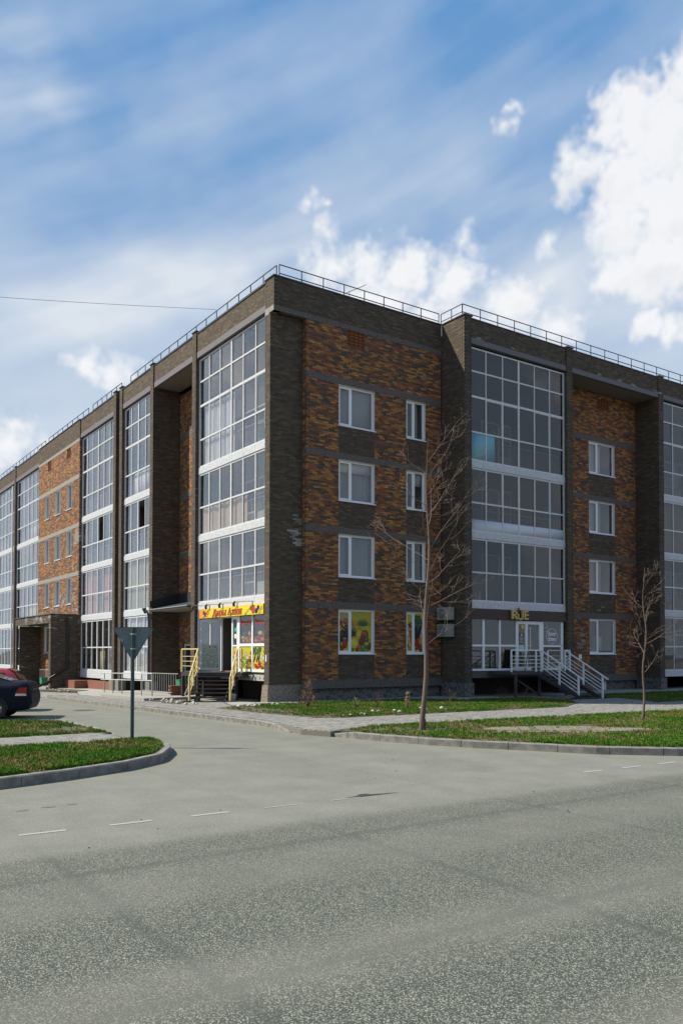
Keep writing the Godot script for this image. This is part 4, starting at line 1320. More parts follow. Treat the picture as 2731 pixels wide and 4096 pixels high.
func stairs_yellow() -> void:
	var t := thing("metal_stairs", "dark metal steps with yellow handrails leading up to the fruit shop door", "stairs")
	var dark := mat("stair_metal", .022, .020, .022, .55)
	var yel := mat("yellow_paint", .50, .41, .18, .5)
	var top := 1.2
	var pl := v2([[.14, -5.2], [-1.41, -5.2], [-1.41, -3.55], [-.14, -2.62], [-.14, -2.2], [.14, -2.2]])
	part(t, "landing", one(func(b): b.sheet(pl, top, .16, 0.0)), dark)
	var L := Vector3(-1.41, 0, -3.55)
	var R := Vector3(-.14, 0, -2.62)
	var s := Vector3(-.59, 0, .807)
	for k in 7:
		var y := top - .15 * (k + 1)
		var a := L + s * (.25 * k)
		var c := R + s * (.25 * k)
		var w := (R - L).normalized() * (.06 if k < 6 else .22)
		part(t, "tread", one(func(b): b.hexa([a + s * .28 - w + UP * (y - .04), c + s * .28 + w + UP * (y - .04), c + w + UP * (y - .04), a - w + UP * (y - .04), a + s * .28 - w + UP * y, c + s * .28 + w + UP * y, c + w + UP * y, a - w + UP * y])), dark)
	for e in [L, R]:
		var i := (R - L).normalized() * (.2 if e == L else -.2)
		part(t, "stringer", one(func(b): b.bar(e + i + UP * (top - .2), e + i + s * 1.6 + UP * .12, .05, .12)), dark)
	for p in [Vector3(-1.36, 0, -5.1), Vector3(-1.36, 0, -3.6), Vector3(-.18, 0, -2.6), Vector3(-.4, 0, -5.1)]:
		part(t, "support", one(func(b): b.box(p + Vector3(-.06, .05, -.06), p + Vector3(.06, top - .16, .06))), dark)
	part(t, "brace", one(func(b): b.bar(Vector3(-1.36, .25, -4.9), Vector3(-1.36, 1.0, -4.1), .05, .05)), mat("grey_steel", .25, .26, .27, .5))
	# handrails
	var rails := [[L + Vector3(0, 0, -1.55), L, false], [R, R + Vector3(0, 0, .40), false], [L, L + s * 1.62, true], [R, R + s * 1.62, true]]
	for r in rails:
		var a: Vector3 = r[0]
		var b2: Vector3 = r[1]
		var drop: float = 1.07 if r[2] else 0.0
		part(t, "handrail", one(func(b): b.bar(a + UP * 2.15, b2 + UP * (2.15 - drop), .05, .05)), yel)
		for q in [.30, .50, .70]:
			part(t, "rail", one(func(b): b.bar(a + UP * (top + q - .05), b2 + UP * (top + q - .05 - drop), .025, .025)), yel)
	for p in [L + Vector3(0, 0, -1.55), L, R, R + Vector3(0, 0, .40)]:
		part(t, "post", one(func(b): b.box(p + Vector3(-.035, top, -.035), p + Vector3(.035, 2.13, .035))), yel)
	for e in [L, R]:
		var p: Vector3 = e + s * 1.6
		var p2: Vector3 = e + s * .8
		part(t, "post", one(func(b): b.box(p + Vector3(-.035, .16, -.035), p + Vector3(.035, 1.08, .035))), yel)
		part(t, "post", one(func(b): b.box(p2 + Vector3(-.03, .7, -.03), p2 + Vector3(.03, 1.6, .03))), yel)

func bar_entrance(h: Node3D) -> void:
	var o := Vector3(8.88, 0, 1.22)
	var U := Vector3(1, 0, 0)
	var N := Vector3(0, 0, 1)
	var white := mat("upvc", .72, .74, .76, .35)
	var f := MB.new()
	# u = x - 8.88; door frame 2.83 .. 4.58
	for r in [[0, 2.83, 1.24, 1.33], [0, 2.83, 2.29, 2.37], [.78, .90, 1.33, 2.29], [.78, .90, 2.37, 3.46], [1.78, 1.87, 1.33, 2.29], [1.78, 1.87, 2.37, 3.46], [2.83, 2.98, 1.22, 3.44], [4.46, 4.60, 1.22, 3.44], [2.98, 4.46, 3.30, 3.44], [3.42, 3.58, 1.22, 3.30], [2.98, 3.42, 1.22, 1.36], [3.58, 4.46, 1.22, 1.36], [4.33, 4.46, 1.36, 3.30], [4.60, 5.90, 2.29, 2.37], [4.60, 5.90, 1.24, 1.33], [5.80, 5.95, 1.24, 3.46], [0, .05, 1.33, 2.29], [0, .05, 2.37, 3.46]]:
		f.fbox(o, U, N, r[0], r[1], r[2], r[3], -.04, .04)
	var front := part(h, "bar_front", f.done(), white)
	for r in [[.05, .78], [.90, 1.78], [1.87, 2.83], [4.60, 5.80]]:
		part(front, "pane", pane_mesh(o, U, N, r[0], r[1], 1.33, 2.29, .004), glass())
		part(front, "pane", pane_mesh(o, U, N, r[0], r[1], 2.37, 3.46, .004), glass())
	for r in [[2.98, 3.42], [3.58, 4.33]]:
		part(front, "pane", pane_mesh(o, U, N, r[0], r[1], 1.36, 3.30, .004), glass())
	part(front, "door_handle", one(func(b):
		b.tube([o + Vector3(3.66, 1.50, .11), o + Vector3(3.66, 3.18, .11)], [.022, .022], 8)
		for y in [1.56, 2.34, 3.12]:
			b.tube([o + Vector3(3.58, y, .05), o + Vector3(3.66, y, .11)], [.014, .014], 6)), mat("steel", .62, .64, .66, .3, {"metal": .5}))
	room(h, o, U, N, .05, 5.9, 1.2, 3.5, -.05, 3.6, .12)
	part(h, "wall", one(func(b): b.fbox(o, U, N, 0, 6.1, 3.47, 3.92, -.3, .02)), mat("mortar", .045, .04, .035, .95))
	# notices, film and the white beer lettering in its oval
	var wht := mat("white_vinyl", .74, .76, .78, .5)
	part(front, "notice", one(func(b): b.fbox(o, U, N, 3.04, 3.37, 2.42, 2.90, .006, .010)), mat("notice_dark", .05, .055, .06, .5))
	part(front, "notice", one(func(b): b.fbox(o, U, N, 3.03, 3.36, 2.08, 2.36, .006, .010)), mat("notice_pale", .50, .58, .55, .6))
	part(front, "sticker", one(func(b): b.tube([o + Vector3(3.27, 3.18, .006), o + Vector3(3.27, 3.18, .012)], [.10, .10], 16)), mat("sticker_yellow", .60, .50, .05, .5))
	for j in 5:
		part(front, "notice_line", one(func(b): b.fbox(o, U, N, 3.08, 3.33 - .04 * (j % 2), 2.48 + j * .06, 2.495 + j * .06, .0105, .0125)), wht)
	part(front, "notice_line", one(func(b): b.fbox(o, U, N, 3.17, 3.25, 2.79, 2.86, .0105, .0125)), wht)
	var ring := MB.new()
	var pts := []
	for k in 33:
		pts.append(o + Vector3(5.19 + .36 * cos(TAU * k / 32), 2.78 + .35 * sin(TAU * k / 32), .016))
	ring.tube(pts, PackedFloat32Array(range(33).map(func(_k): return .012)), 5, false)
	part(front, "oval_line", ring.done(), wht)
	lettering(front, "beer", .20, wht, o + Vector3(5.20, 2.89, .012), 0, "Droid Sans", .006, .22, 700, .85)
	lettering(front, "time", .20, wht, o + Vector3(5.20, 2.65, .012), 0, "Droid Sans", .006, .22, 700, .85)
	for k in 7:
		var a := Vector3(4.85 + .06 * (k % 2) + (.55 if k > 4 else 0.0), 3.35 - .09 * k, .008)
		part(front, "bubble", one(func(b): b.disc_prism(o + a, .016 + .006 * (k % 3), N, .004, 10)), wht)
	# dark board with the gold name
	var bd := thing("sign_board", "dark brown plank fascia board above the bar door", "sign", Vector3(9.0, 0, 1.26))
	for k in 3:
		part(bd, "plank", one(func(b): b.fbox(Vector3.ZERO, U, N, -.1, 5.93, 3.47 + k * .145, 3.61 + k * .145, 0, .10 - .004 * k)), mat("dark_plank", .050, .026, .020, .6, {"tex": noise_tex(71, .02, .6, 1.3), "scale": 1.0}))
	var gold := mat("gold_letter", .50, .38, .12, .45, {"metal": .15})
	var nm := thing("sign_letters", "raised gold letters of the bar name on the dark plank board", "sign", Vector3(11.25, 3.48, 1.38))
	var d := .09
	part(nm, "letter_r", one(func(b):
		b.fbox(Vector3.ZERO, U, N, 0, .10, .02, .42, 0, d)
		b.fbox(Vector3.ZERO, U, N, .10, .26, .34, .42, 0, d)
		b.fbox(Vector3.ZERO, U, N, .10, .26, .18, .25, 0, d)
		b.fbox(Vector3.ZERO, U, N, .24, .33, .23, .37, 0, d)
		b.bar(Vector3(.17, .19, d / 2), Vector3(.33, .02, d / 2), d, .09)), gold)
	part(nm, "letter_u", one(func(b):
		b.fbox(Vector3.ZERO, U, N, .36, .43, .14, .26, 0, d)
		for k in 6:
			var a0 := PI + PI * k / 6.0
			var a1 := PI + PI * (k + 1) / 6.0
			b.bar(Vector3(.54 + .145 * cos(a0), .14 + .12 * sin(a0), d / 2), Vector3(.54 + .145 * cos(a1), .14 + .12 * sin(a1), d / 2), d, .07)), gold)
	part(nm, "letter_l", one(func(b):
		b.fbox(Vector3.ZERO, U, N, .65, .73, .14, .42, 0, d)), gold)
	part(nm, "letter_e", one(func(b):
		b.fbox(Vector3.ZERO, U, N, .78, .87, .02, .42, 0, d)
		for y in [.02, .19, .35]:
			b.fbox(Vector3.ZERO, U, N, .87, 1.05, y, y + .07, 0, d)), gold)
	part(h, "alarm_lamp", one(func(b): b.tube([Vector3(11.78, 3.93, 1.36), Vector3(11.78, 4.0, 1.36), Vector3(11.78, 4.03, 1.36)], [.05, .05, .025], 8)), mat("red_lens", .35, .02, .03, .3))
	part(h, "floor_slab", one(func(b): b.fbox(o, U, N, 0, 6.1, .93, 1.22, -1.8, -.01)), mat("slab_dark", .10, .09, .08, .9))
	# landing and steps
	var t := thing("metal_stairs", "dark metal landing and steps with white handrails at the bar door", "stairs")
	var dark := mat("stair_metal_grey", .035, .032, .034, .6)
	var wp := mat("white_paint", .70, .72, .72, .4)
	var y1 := 1.21
	part(t, "landing", one(func(b): b.box(Vector3(9.96, y1 - .12, 1.30), Vector3(13.69, y1, 2.64))), dark)
	for k in 7:
		var y := y1 - .15 * (k + 1)
		part(t, "tread", one(func(b): b.box(Vector3(11.72, y - .04, 2.60 + .28 * k), Vector3(13.42, y, 2.60 + .28 * k + .30))), dark)
	for x in [11.95, 13.1]:
		part(t, "stringer", one(func(b): b.bar(Vector3(x, y1 - .14, 2.6), Vector3(x, .16, 4.62), .06, .16)), dark)
	part(t, "stringer", one(func(b): b.bar(Vector3(11.62, y1 - .15, 2.6), Vector3(11.62, .16, 4.9), .06, .14)), dark)
	for x in [10.3, 11.76, 13.5]:
		part(t, "support", one(func(b): b.box(Vector3(x - .05, .1, 2.5), Vector3(x + .05, y1 - .12, 2.6))), dark)
	part(t, "brace", one(func(b): b.bar(Vector3(11.74, .22, 2.5), Vector3(10.6, 1.05, 2.0), .06, .08)), dark)
	var A := Vector3(9.98, 0, 2.62)
	var B := Vector3(11.80, 0, 2.62)
	var C := Vector3(13.34, 0, 2.62)
	var D := Vector3(13.66, 0, 2.62)
	var E2 := Vector3(13.66, 0, 1.36)
	for r in [[A, B, 0.0], [C, D, 0.0], [D, E2, 0.0], [B, B + Vector3(0, 0, 2.0), 1.07], [C, C + Vector3(0, 0, 2.0), 1.07]]:
		var a: Vector3 = r[0]
		var b2: Vector3 = r[1]
		var over := (b2 - a).normalized() * (.28 if r[2] > 0.0 else 0.0)
		part(t, "handrail", one(func(b): b.bar(a + UP * 2.13, b2 + over + UP * (2.13 - r[2] * (1.0 + over.length() / 2.0)), .05, .05)), wp)
		for q in [.18, .34, .49, .65]:
			part(t, "rail", one(func(b): b.bar(a + UP * (y1 + q + .02), b2 + UP * (y1 + q + .02 - r[2]), .026, .026)), wp)
	for p in [A, B + Vector3(-.32, 0, 0), B, C, D, E2]:
		part(t, "post", one(func(b): b.box(p + Vector3(-.028, y1, -.028), p + Vector3(.028, 2.11, .028))), wp)
	for e in [B, C]:
		for q in [1.0, 2.0]:
			var p: Vector3 = e + Vector3(0, 0, q)
			var yy: float = 2.13 - 1.07 * q / 2.0
			part(t, "post", one(func(b): b.box(p + Vector3(-.03, yy - .95, -.03), p + Vector3(.03, yy - .02, .03))), wp)
	# chalk board on the landing
	var cb := thing("chalkboard", "folding wooden chalkboard standing by the bar door", "board", Vector3(12.1, y1, 1.9))
	part(cb, "board", one(func(b): b.hexa([Vector3(-.3, 0.05, .22), Vector3(.3, .05, .22), Vector3(.3, .05, .19), Vector3(-.3, .05, .19), Vector3(-.3, .92, .04), Vector3(.3, .92, .04), Vector3(.3, .92, .01), Vector3(-.3, .92, .01)])), mat("chalk_black", .02, .025, .035, .6))
	for x in [-.33, .30]:
		part(cb, "leg", one(func(b): b.bar(Vector3(x + .015, 0, .23), Vector3(x + .015, .96, .03), .035, .035)), mat("pine", .24, .12, .05, .7))
		part(cb, "leg", one(func(b): b.bar(Vector3(x + .015, 0, -.2), Vector3(x + .015, .96, .0), .035, .035)), mat("pine", .24, .12, .05, .7))
	part(cb, "panel", one(func(b): b.bar(Vector3(-.3, .93, .03), Vector3(.3, .93, .03), .03, .05)), mat("pine", .24, .12, .05, .7))
	# outdoor units on the return of the pier
	for k in 2:
		var y := 3.42 - k * .72
		var a := thing("air_conditioner", ["upper", "lower"][k] + " white air conditioner unit on the dark brick pier beside the thin bare tree", "air conditioner", Vector3(8.44, y, .1))
		part(a, "body", one(func(b): b.box(Vector3(-.36, 0, 0), Vector3(-.08, .54, .78))), mat("ac_white", .27, .285, .27, .55))
		part(a, "fan_grille", one(func(b):
			for r in [.06, .12, .18, .23]:
				var ps := []
				for j in 21:
					ps.append(Vector3(-.366, .27 + r * sin(TAU * j / 20), .28 + r * cos(TAU * j / 20)))
				b.tube(ps, PackedFloat32Array(range(21).map(func(_q): return .007)), 4, false)
			for j in 8:
				b.bar(Vector3(-.366, .27, .28), Vector3(-.366, .27 + .23 * sin(TAU * j / 8), .28 + .23 * cos(TAU * j / 8)), .008, .008)), mat("ac_grey", .30, .31, .30, .5))
		part(a, "fan", one(func(b): b.disc_prism(Vector3(-.361, .27, .28), .22, Vector3(-1, 0, 0), .002, 20)), mat("ac_dark", .12, .125, .12, .6))
		part(a, "bracket", one(func(b):
			for z in [.08, .70]:
				b.box(Vector3(-.38, -.05, z), Vector3(0, -.005, z + .03))
				b.box(Vector3(-.03, -.05, z - .002), Vector3(0, .3, z + .028))), mat("black_metal", .02, .02, .022, .45))

func left_entrances(h: Node3D) -> void:
	var U := Vector3(0, 0, 1)
	var N := Vector3(-1, 0, 0)
	var grey := mat("rail_grey", .26, .28, .28, .5)
	var dark := mat("flashing", .03, .045, .055, .45)
	# canopy and door in the recess
	var c := MB.new()
	c.hexa([Vector3(-.16, 4.06, -7.4), Vector3(1.4, 4.06, -7.4), Vector3(1.4, 4.06, -11.95), Vector3(-.16, 4.06, -11.95), Vector3(-.16, 4.13, -7.4), Vector3(1.4, 4.50, -7.4), Vector3(1.4, 4.50, -11.95), Vector3(-.16, 4.13, -11.95)])
	var cp := part(h, "canopy", c.done(), dark)
	part(cp, "soffit", one(func(b): b.box(Vector3(-.15, 4.03, -11.94), Vector3(1.39, 4.058, -7.41))), mat("canopy_soffit", .26, .235, .19, .9))
	part(cp, "upstand", one(func(b):
		b.box(Vector3(1.415, 4.45, -11.95), Vector3(1.44, 4.98, -7.4))
		b.hexa([Vector3(-.1, 4.22, -11.965), Vector3(1.41, 4.5, -11.965), Vector3(1.41, 4.5, -11.99), Vector3(-.1, 4.22, -11.99), Vector3(-.1, 4.55, -11.965), Vector3(1.41, 5.0, -11.965), Vector3(1.41, 5.0, -11.99), Vector3(-.1, 4.55, -11.99)])), mat("felt_black", .016, .018, .02, .7))
	part(cp, "gutter", one(func(b): b.tube([Vector3(-.19, 4.13, -7.35), Vector3(-.19, 4.10, -12.1)], [.026, .026], 8)), mat("gutter", .22, .225, .23, .45))
	part(cp, "downpipe", one(func(b): b.tube([Vector3(-.22, 4.1, -12.15), Vector3(-.1, 3.9, -12.2), Vector3(-.07, 3.6, -12.2), Vector3(-.07, .3, -12.2)], [.05, .05, .05, .05], 8)), dark)
	part(cp, "funnel", one(func(b): b.tube([Vector3(-.22, 3.95, -12.3), Vector3(-.26, 4.2, -12.35)], [.05, .12], 8)), dark)
	var d := MB.new()
	var o := Vector3(1.45, 0, -12.0)
	for r in [[.56, .64, .1, 2.44], [1.34, 1.42, .1, 2.44], [.64, 1.34, 2.34, 2.44], [.64, 1.34, 1.0, 1.1], [.64, 1.34, .1, .25]]:
		d.fbox(o, U, N, r[0], r[1], r[2], r[3], -.12, -.05)
	var dr := part(h, "door", d.done(), mat("door_grey", .42, .44, .48, .4))
	part(dr, "pane", pane_mesh(o, U, N, .64, 1.34, .25, 2.34, -.08), glass())
	room(h, o, U, N, .56, 1.42, .1, 2.44, -.14, 2.0, .12)
	# brick porch of the orange block
	wall_mb = MB.new()
	bricks(Vector3(-1.63, 0, -32.6), U, N, 8.7, 3.80, 4.30, "dark", [], 0, 1)
	bricks(Vector3(-1.63, 0, -24.30), U, N, .40, -.2, 3.80, "dark", [], 0, 1)
	bricks(Vector3(-1.63, 0, -32.6), U, N, .30, -.2, 3.80, "dark", [], 1, 0)
	bricks(Vector3(-1.63, 0, -23.9), Vector3(1, 0, 0), FZ, 1.62, -.2, 4.30, "dark", [], 2, 0)
	bricks(Vector3(-1.40, 0, -32.3), Vector3(1, 0, 0), FZ, 1.4, -.2, 3.80, "dark", [], 0, 0)
	part(h, "wall", wall_mb.done(), mat("mortar", .045, .04, .035, .95))
	part(h, "porch_roof", one(func(b):
		b.box(Vector3(-1.5, 3.82, -32.5), Vector3(-.02, 4.2, -24.03))
		b.box(Vector3(-1.68, 4.302, -32.65), Vector3(-.02, 4.35, -23.86))), dark)
	part(h, "downpipe", one(func(b): b.tube([Vector3(-.64, 4.15, -23.82), Vector3(-.64, 1.2, -23.82), Vector3(-.72, 1.05, -23.80), Vector3(-1.7, .45, -23.75), Vector3(-1.75, .3, -23.72)], [.065, .065, .065, .065, .065], 8)), mat("pipe_black", .015, .013, .012, .5))
	part(h, "downpipe", one(func(b): b.tube([Vector3(-1.72, .28, -23.4), Vector3(-3.4, -.12, -21.6)], [.09, .09], 8)), mat("pipe_black", .015, .013, .012, .5))
	part(h, "downpipe", one(func(b): b.tube([Vector3(-.06, 15.0, -40.55), Vector3(-.06, 0, -40.55)], [.06, .06], 8)), mat("pipe_white", .62, .62, .64, .5))
	# low brick walls of the cellar wells
	var lowb := mat("well_brick", .22, .085, .055, .9, {"tex": noise_tex(81, .06, .6, 1.3), "scale": 1.5})
	for q in [[-1.25, -25.0, -.2, -24.0], [-.75, -24.0, .18, -22.0], [.0, -22.0, .19, -18.0]]:
		var y := gy(q[1])
		part(h, "cellar_well", one(func(b): b.box(Vector3(q[0], y - .1, q[1]), Vector3(q[2], y + .62, q[3]))), lowb)
	# ramp, its rails and the fence beside the shop steps
	var ram := thing("access_ramp", "low concrete ramp platform beside the shop steps", "ramp")
	part(ram, "platform", one(func(b): b.sheet(v2([[-3.35, -9.5], [-3.38, -4.25], [-1.5, -4.3], [-.2, -5.5], [-.2, -13.2], [-2.2, -13.2]]), .24, .3, SLOPE)), mat("apron_concrete", .30, .30, .28, .9))
	var rl := thing("handrail", "grey double tube handrail along the ramp platform", "handrail")
	for k in 6:
		var z := -12.0 + k * 1.2
		part(rl, "post", one(func(b): b.tube([Vector3(-2.35, .1 + gy(z), z), Vector3(-2.35, 1.15 + gy(z), z)], [.024, .024], 6)), grey)
	for y in [1.15, .85]:
		part(rl, "rail", one(func(b): b.tube([Vector3(-2.35, y - .16, -12.5), Vector3(-2.35, y - .14, -12.0), Vector3(-2.35, y - .03, -6.0)], [.024, .024, .024], 6)), mat("galvanised", .42, .43, .44, .4))
	for q in [[-.75, -11.4, -7.0, "grey bar fence in front of the recess door under the canopy"], [-1.0, -28.6, -25.0, "grey bar fence in front of the brick porch"]]:
		var fn := thing("fence", q[3], "fence")
		var zl: float = q[2] - q[1]
		for y in [.28, 1.12]:
			part(fn, "rail", one(func(b): b.bar(Vector3(q[0], y + gy(q[1]) * .7, q[1]), Vector3(q[0], y + gy(q[2]) * .7, q[2]), .03, .03)), grey)
		for k in int(zl / .26) + 1:
			var z: float = q[1] + k * .26
			part(fn, "baluster", one(func(b): b.bar(Vector3(q[0], .28 + gy(z) * .7, z), Vector3(q[0], 1.12 + gy(z) * .7, z), .018, .018)), grey)
	for q in [[Vector3(.45, .2, -9.4), "green metal litter bin behind the bar fence by the shop steps"], [Vector3(-1.4, -.1, -26.2), "green metal litter bin at the brick porch"]]:
		var bn := thing("litter_bin", q[1], "bin", q[0])
		part(bn, "body", one(func(b): b.hexa([Vector3(-.15, 0, .2), Vector3(.15, 0, .2), Vector3(.15, 0, -.2), Vector3(-.15, 0, -.2), Vector3(-.19, .5, .24), Vector3(.19, .5, .24), Vector3(.19, .5, -.24), Vector3(-.19, .5, -.24)])), mat("bin_green", .01, .22, .11, .5))
		part(bn, "rim", one(func(b): b.box(Vector3(-.2, .5, -.25), Vector3(.2, .53, .25))), mat("bin_green_dark", .008, .15, .08, .5))
	var low := thing("brick_wall", "low red brick wall stub beside the shop steps", "wall", Vector3(-1.5, 0, -6.2))
	for r in 7:
		for k in 4:
			var x := k * .26 + (.13 if r % 2 else 0.0)
			part(low, "brick", one(func(b): b.box(Vector3(x, .06 + r * .077, -.12), Vector3(minf(x + .25, 1.1), .06 + r * .077 + .067, .12))), mat("well_brick", .22, .085, .055, .9))

func curtains() -> void:
	var U := Vector3(0, 0, 1)
	var N := Vector3(-1, 0, 0)
	var o := Vector3(.2, 0, -6.98)
	var net := mat("net_curtain", .78, .80, .84, .9, {"back": .5})
	var cream := mat("cream_cloth", .58, .44, .33, .9, {"back": .4})
	var striped := mat("olive_cloth", .50, .47, .33, .9, {"back": .3})
	var coral := mat("coral_cloth", .60, .25, .17, .9, {"back": .3})
	var white := mat("white_cloth", .74, .76, .78, .9, {"back": .4})
	curtain("white net curtain behind the top corner balcony glass", o, U, N, .3, 3.1, 10.3, 13.0, -.16, net, 12)
	curtain("cream cloth hung behind the lower panes of the third floor corner balcony", o, U, N, .1, 4.3, 7.0, 8.45, -.14, cream, 5)
	curtain("olive striped curtain filling the second floor narrow balcony", Vector3(.2, 0, -16.42), U, N, .1, 3.9, 4.25, 6.9, -.14, striped, 11)
	curtain("white blind behind the lowest panes of the top narrow balcony", Vector3(.2, 0, -16.42), U, N, 1.05, 3.95, 10.3, 11.5, -.12, white, 0, "blind")
	curtain("white sheet behind the ground floor narrow balcony glass", Vector3(.2, 0, -16.42), U, N, .1, 3.95, .97, 2.2, -.12, white, 7)
	curtain("grey net curtain over the ground floor narrow balcony sheet", Vector3(.2, 0, -16.42), U, N, .1, 3.95, 2.34, 3.85, -.14, net, 12)
	curtain("coral curtain at one end of the second floor wide balcony", Vector3(.2, 0, -23.82), U, N, .3, 2.6, 4.3, 6.9, -.2, coral, 8)
	curtain("coral curtain beside the open second floor pane", Vector3(.2, 0, -23.82), U, N, 3.4, 5.0, 4.3, 6.9, -.25, coral, 6)
	curtain("pale paper sheet in the ground floor wide balcony", Vector3(.2, 0, -23.82), U, N, 3.2, 4.1, 1.0, 2.25, -.1, mat("paper", .66, .58, .36, .8), 0, "sheet")
	curtain("white panels in the top balcony past the orange wall", Vector3(.2, 0, -40.0), U, N, 3.5, 6.7, 10.3, 11.5, -.12, white, 0, "blind")
	curtain("yellow panel low in the second floor balcony past the orange wall", Vector3(.2, 0, -40.0), U, N, 3.5, 6.6, 4.25, 5.4, -.1, mat("yellow_panel", .55, .48, .25, .8), 0, "panel")
	# right facade
	var R := Vector3(1, 0, 0)
	var Z := Vector3.ZERO
	var grey := mat("grey_blind", .42, .45, .46, .9, {"back": .4})
	curtain("pale grey blind drawn in the wide top floor window", Z, R, FZ, 3.03, 4.76, 11.15, 12.74, -.22, grey, 0, "blind")
	curtain("white roller blind across the head of the wide third floor window", Z, R, FZ, 3.03, 4.76, 9.30, 9.74, -.21, white, 0, "blind")
	curtain("sheer grey curtain in the wide third floor window below its blind", Z, R, FZ, 3.03, 4.76, 8.12, 9.74, -.35, grey, 7)
	curtain("sheer blue grey curtain in the wide second floor window", Z, R, FZ, 3.03, 4.76, 5.08, 6.7, -.28, mat("blue_net", .36, .42, .48, .9, {"back": .4}), 9)
	curtain("white roller blind across the narrow third floor window", Z, R, FZ, 6.98, 7.49, 9.15, 9.73, -.21, white, 0, "blind")
	curtain("blue panel in the narrow third floor window", Z, R, FZ, 6.5, 6.95, 8.12, 9.3, -.3, mat("blue_panel", .05, .12, .25, .7), 0, "panel")
	for q in [[11.14, 12.73, "pale curtain half drawn in the top window of the recess"], [8.12, 9.72, "white curtain half drawn in the third floor window of the recess"], [5.08, 6.72, "beige curtain in the second floor window of the recess"]]:
		curtain(q[2], Z, R, FZ, 18.33, 19.5, q[0], q[1], -.26, grey if q[0] > 6 else mat("beige_cloth", .40, .33, .25, .9, {"back": .3}), 5)
	curtain("pale sheet low in the ground floor window of the recess", Z, R, FZ, 19.0, 19.6, 2.0, 2.85, -.3, mat("pale_sheet", .45, .46, .40, .9), 0, "sheet")
	curtain("turquoise panel low in the top balcony beside the lit pier", Vector3(8.88, 0, 1.22), R, FZ, .05, 1.55, 10.3, 11.48, .014, mat("turquoise", .17, .36, .43, .7), 0, "panel")
	curtain("white panels along the foot of the third floor balcony over the bar", Vector3(8.88, 0, 1.22), R, FZ, .05, 6.0, 7.26, 7.75, .014, mat("white_sheet", .52, .56, .62, .5), 0, "panel")
	curtain("grey net curtain in the second floor balcony over the bar", Vector3(8.88, 0, 1.22), R, FZ, .05, 6.0, 4.25, 5.4, -.14, mat("grey_net", .26, .28, .29, .9, {"back": .3}), 16)
	curtain("beige curtain in the third floor balcony at the far end", Vector3(22.51, 0, 1.22), R, FZ, .05, 6.0, 7.24, 9.9, -.14, mat("beige_cloth", .40, .33, .25, .9, {"back": .3}), 16)
	# posters on the ground floor windows
	var fruit := fruit_print(224, 256, 4)
	var p := tag(printed(self, "window_poster", fruit, Z, R, FZ, 3.08, 4.71, 2.05, 3.665, -.118, Rect2(0, 0, 1, 1)), "yellow fruit poster with a pineapple filling the wide ground floor window", "poster")
	var veg := veg_print(160, 256, 8)
	tag(printed(self, "window_poster", veg, Z, R, FZ, 6.55, 7.43, 2.05, 3.665, -.118, Rect2(.3, 0, .55, 1)), "yellow vegetable poster filling the narrow ground floor window behind the tree", "poster")

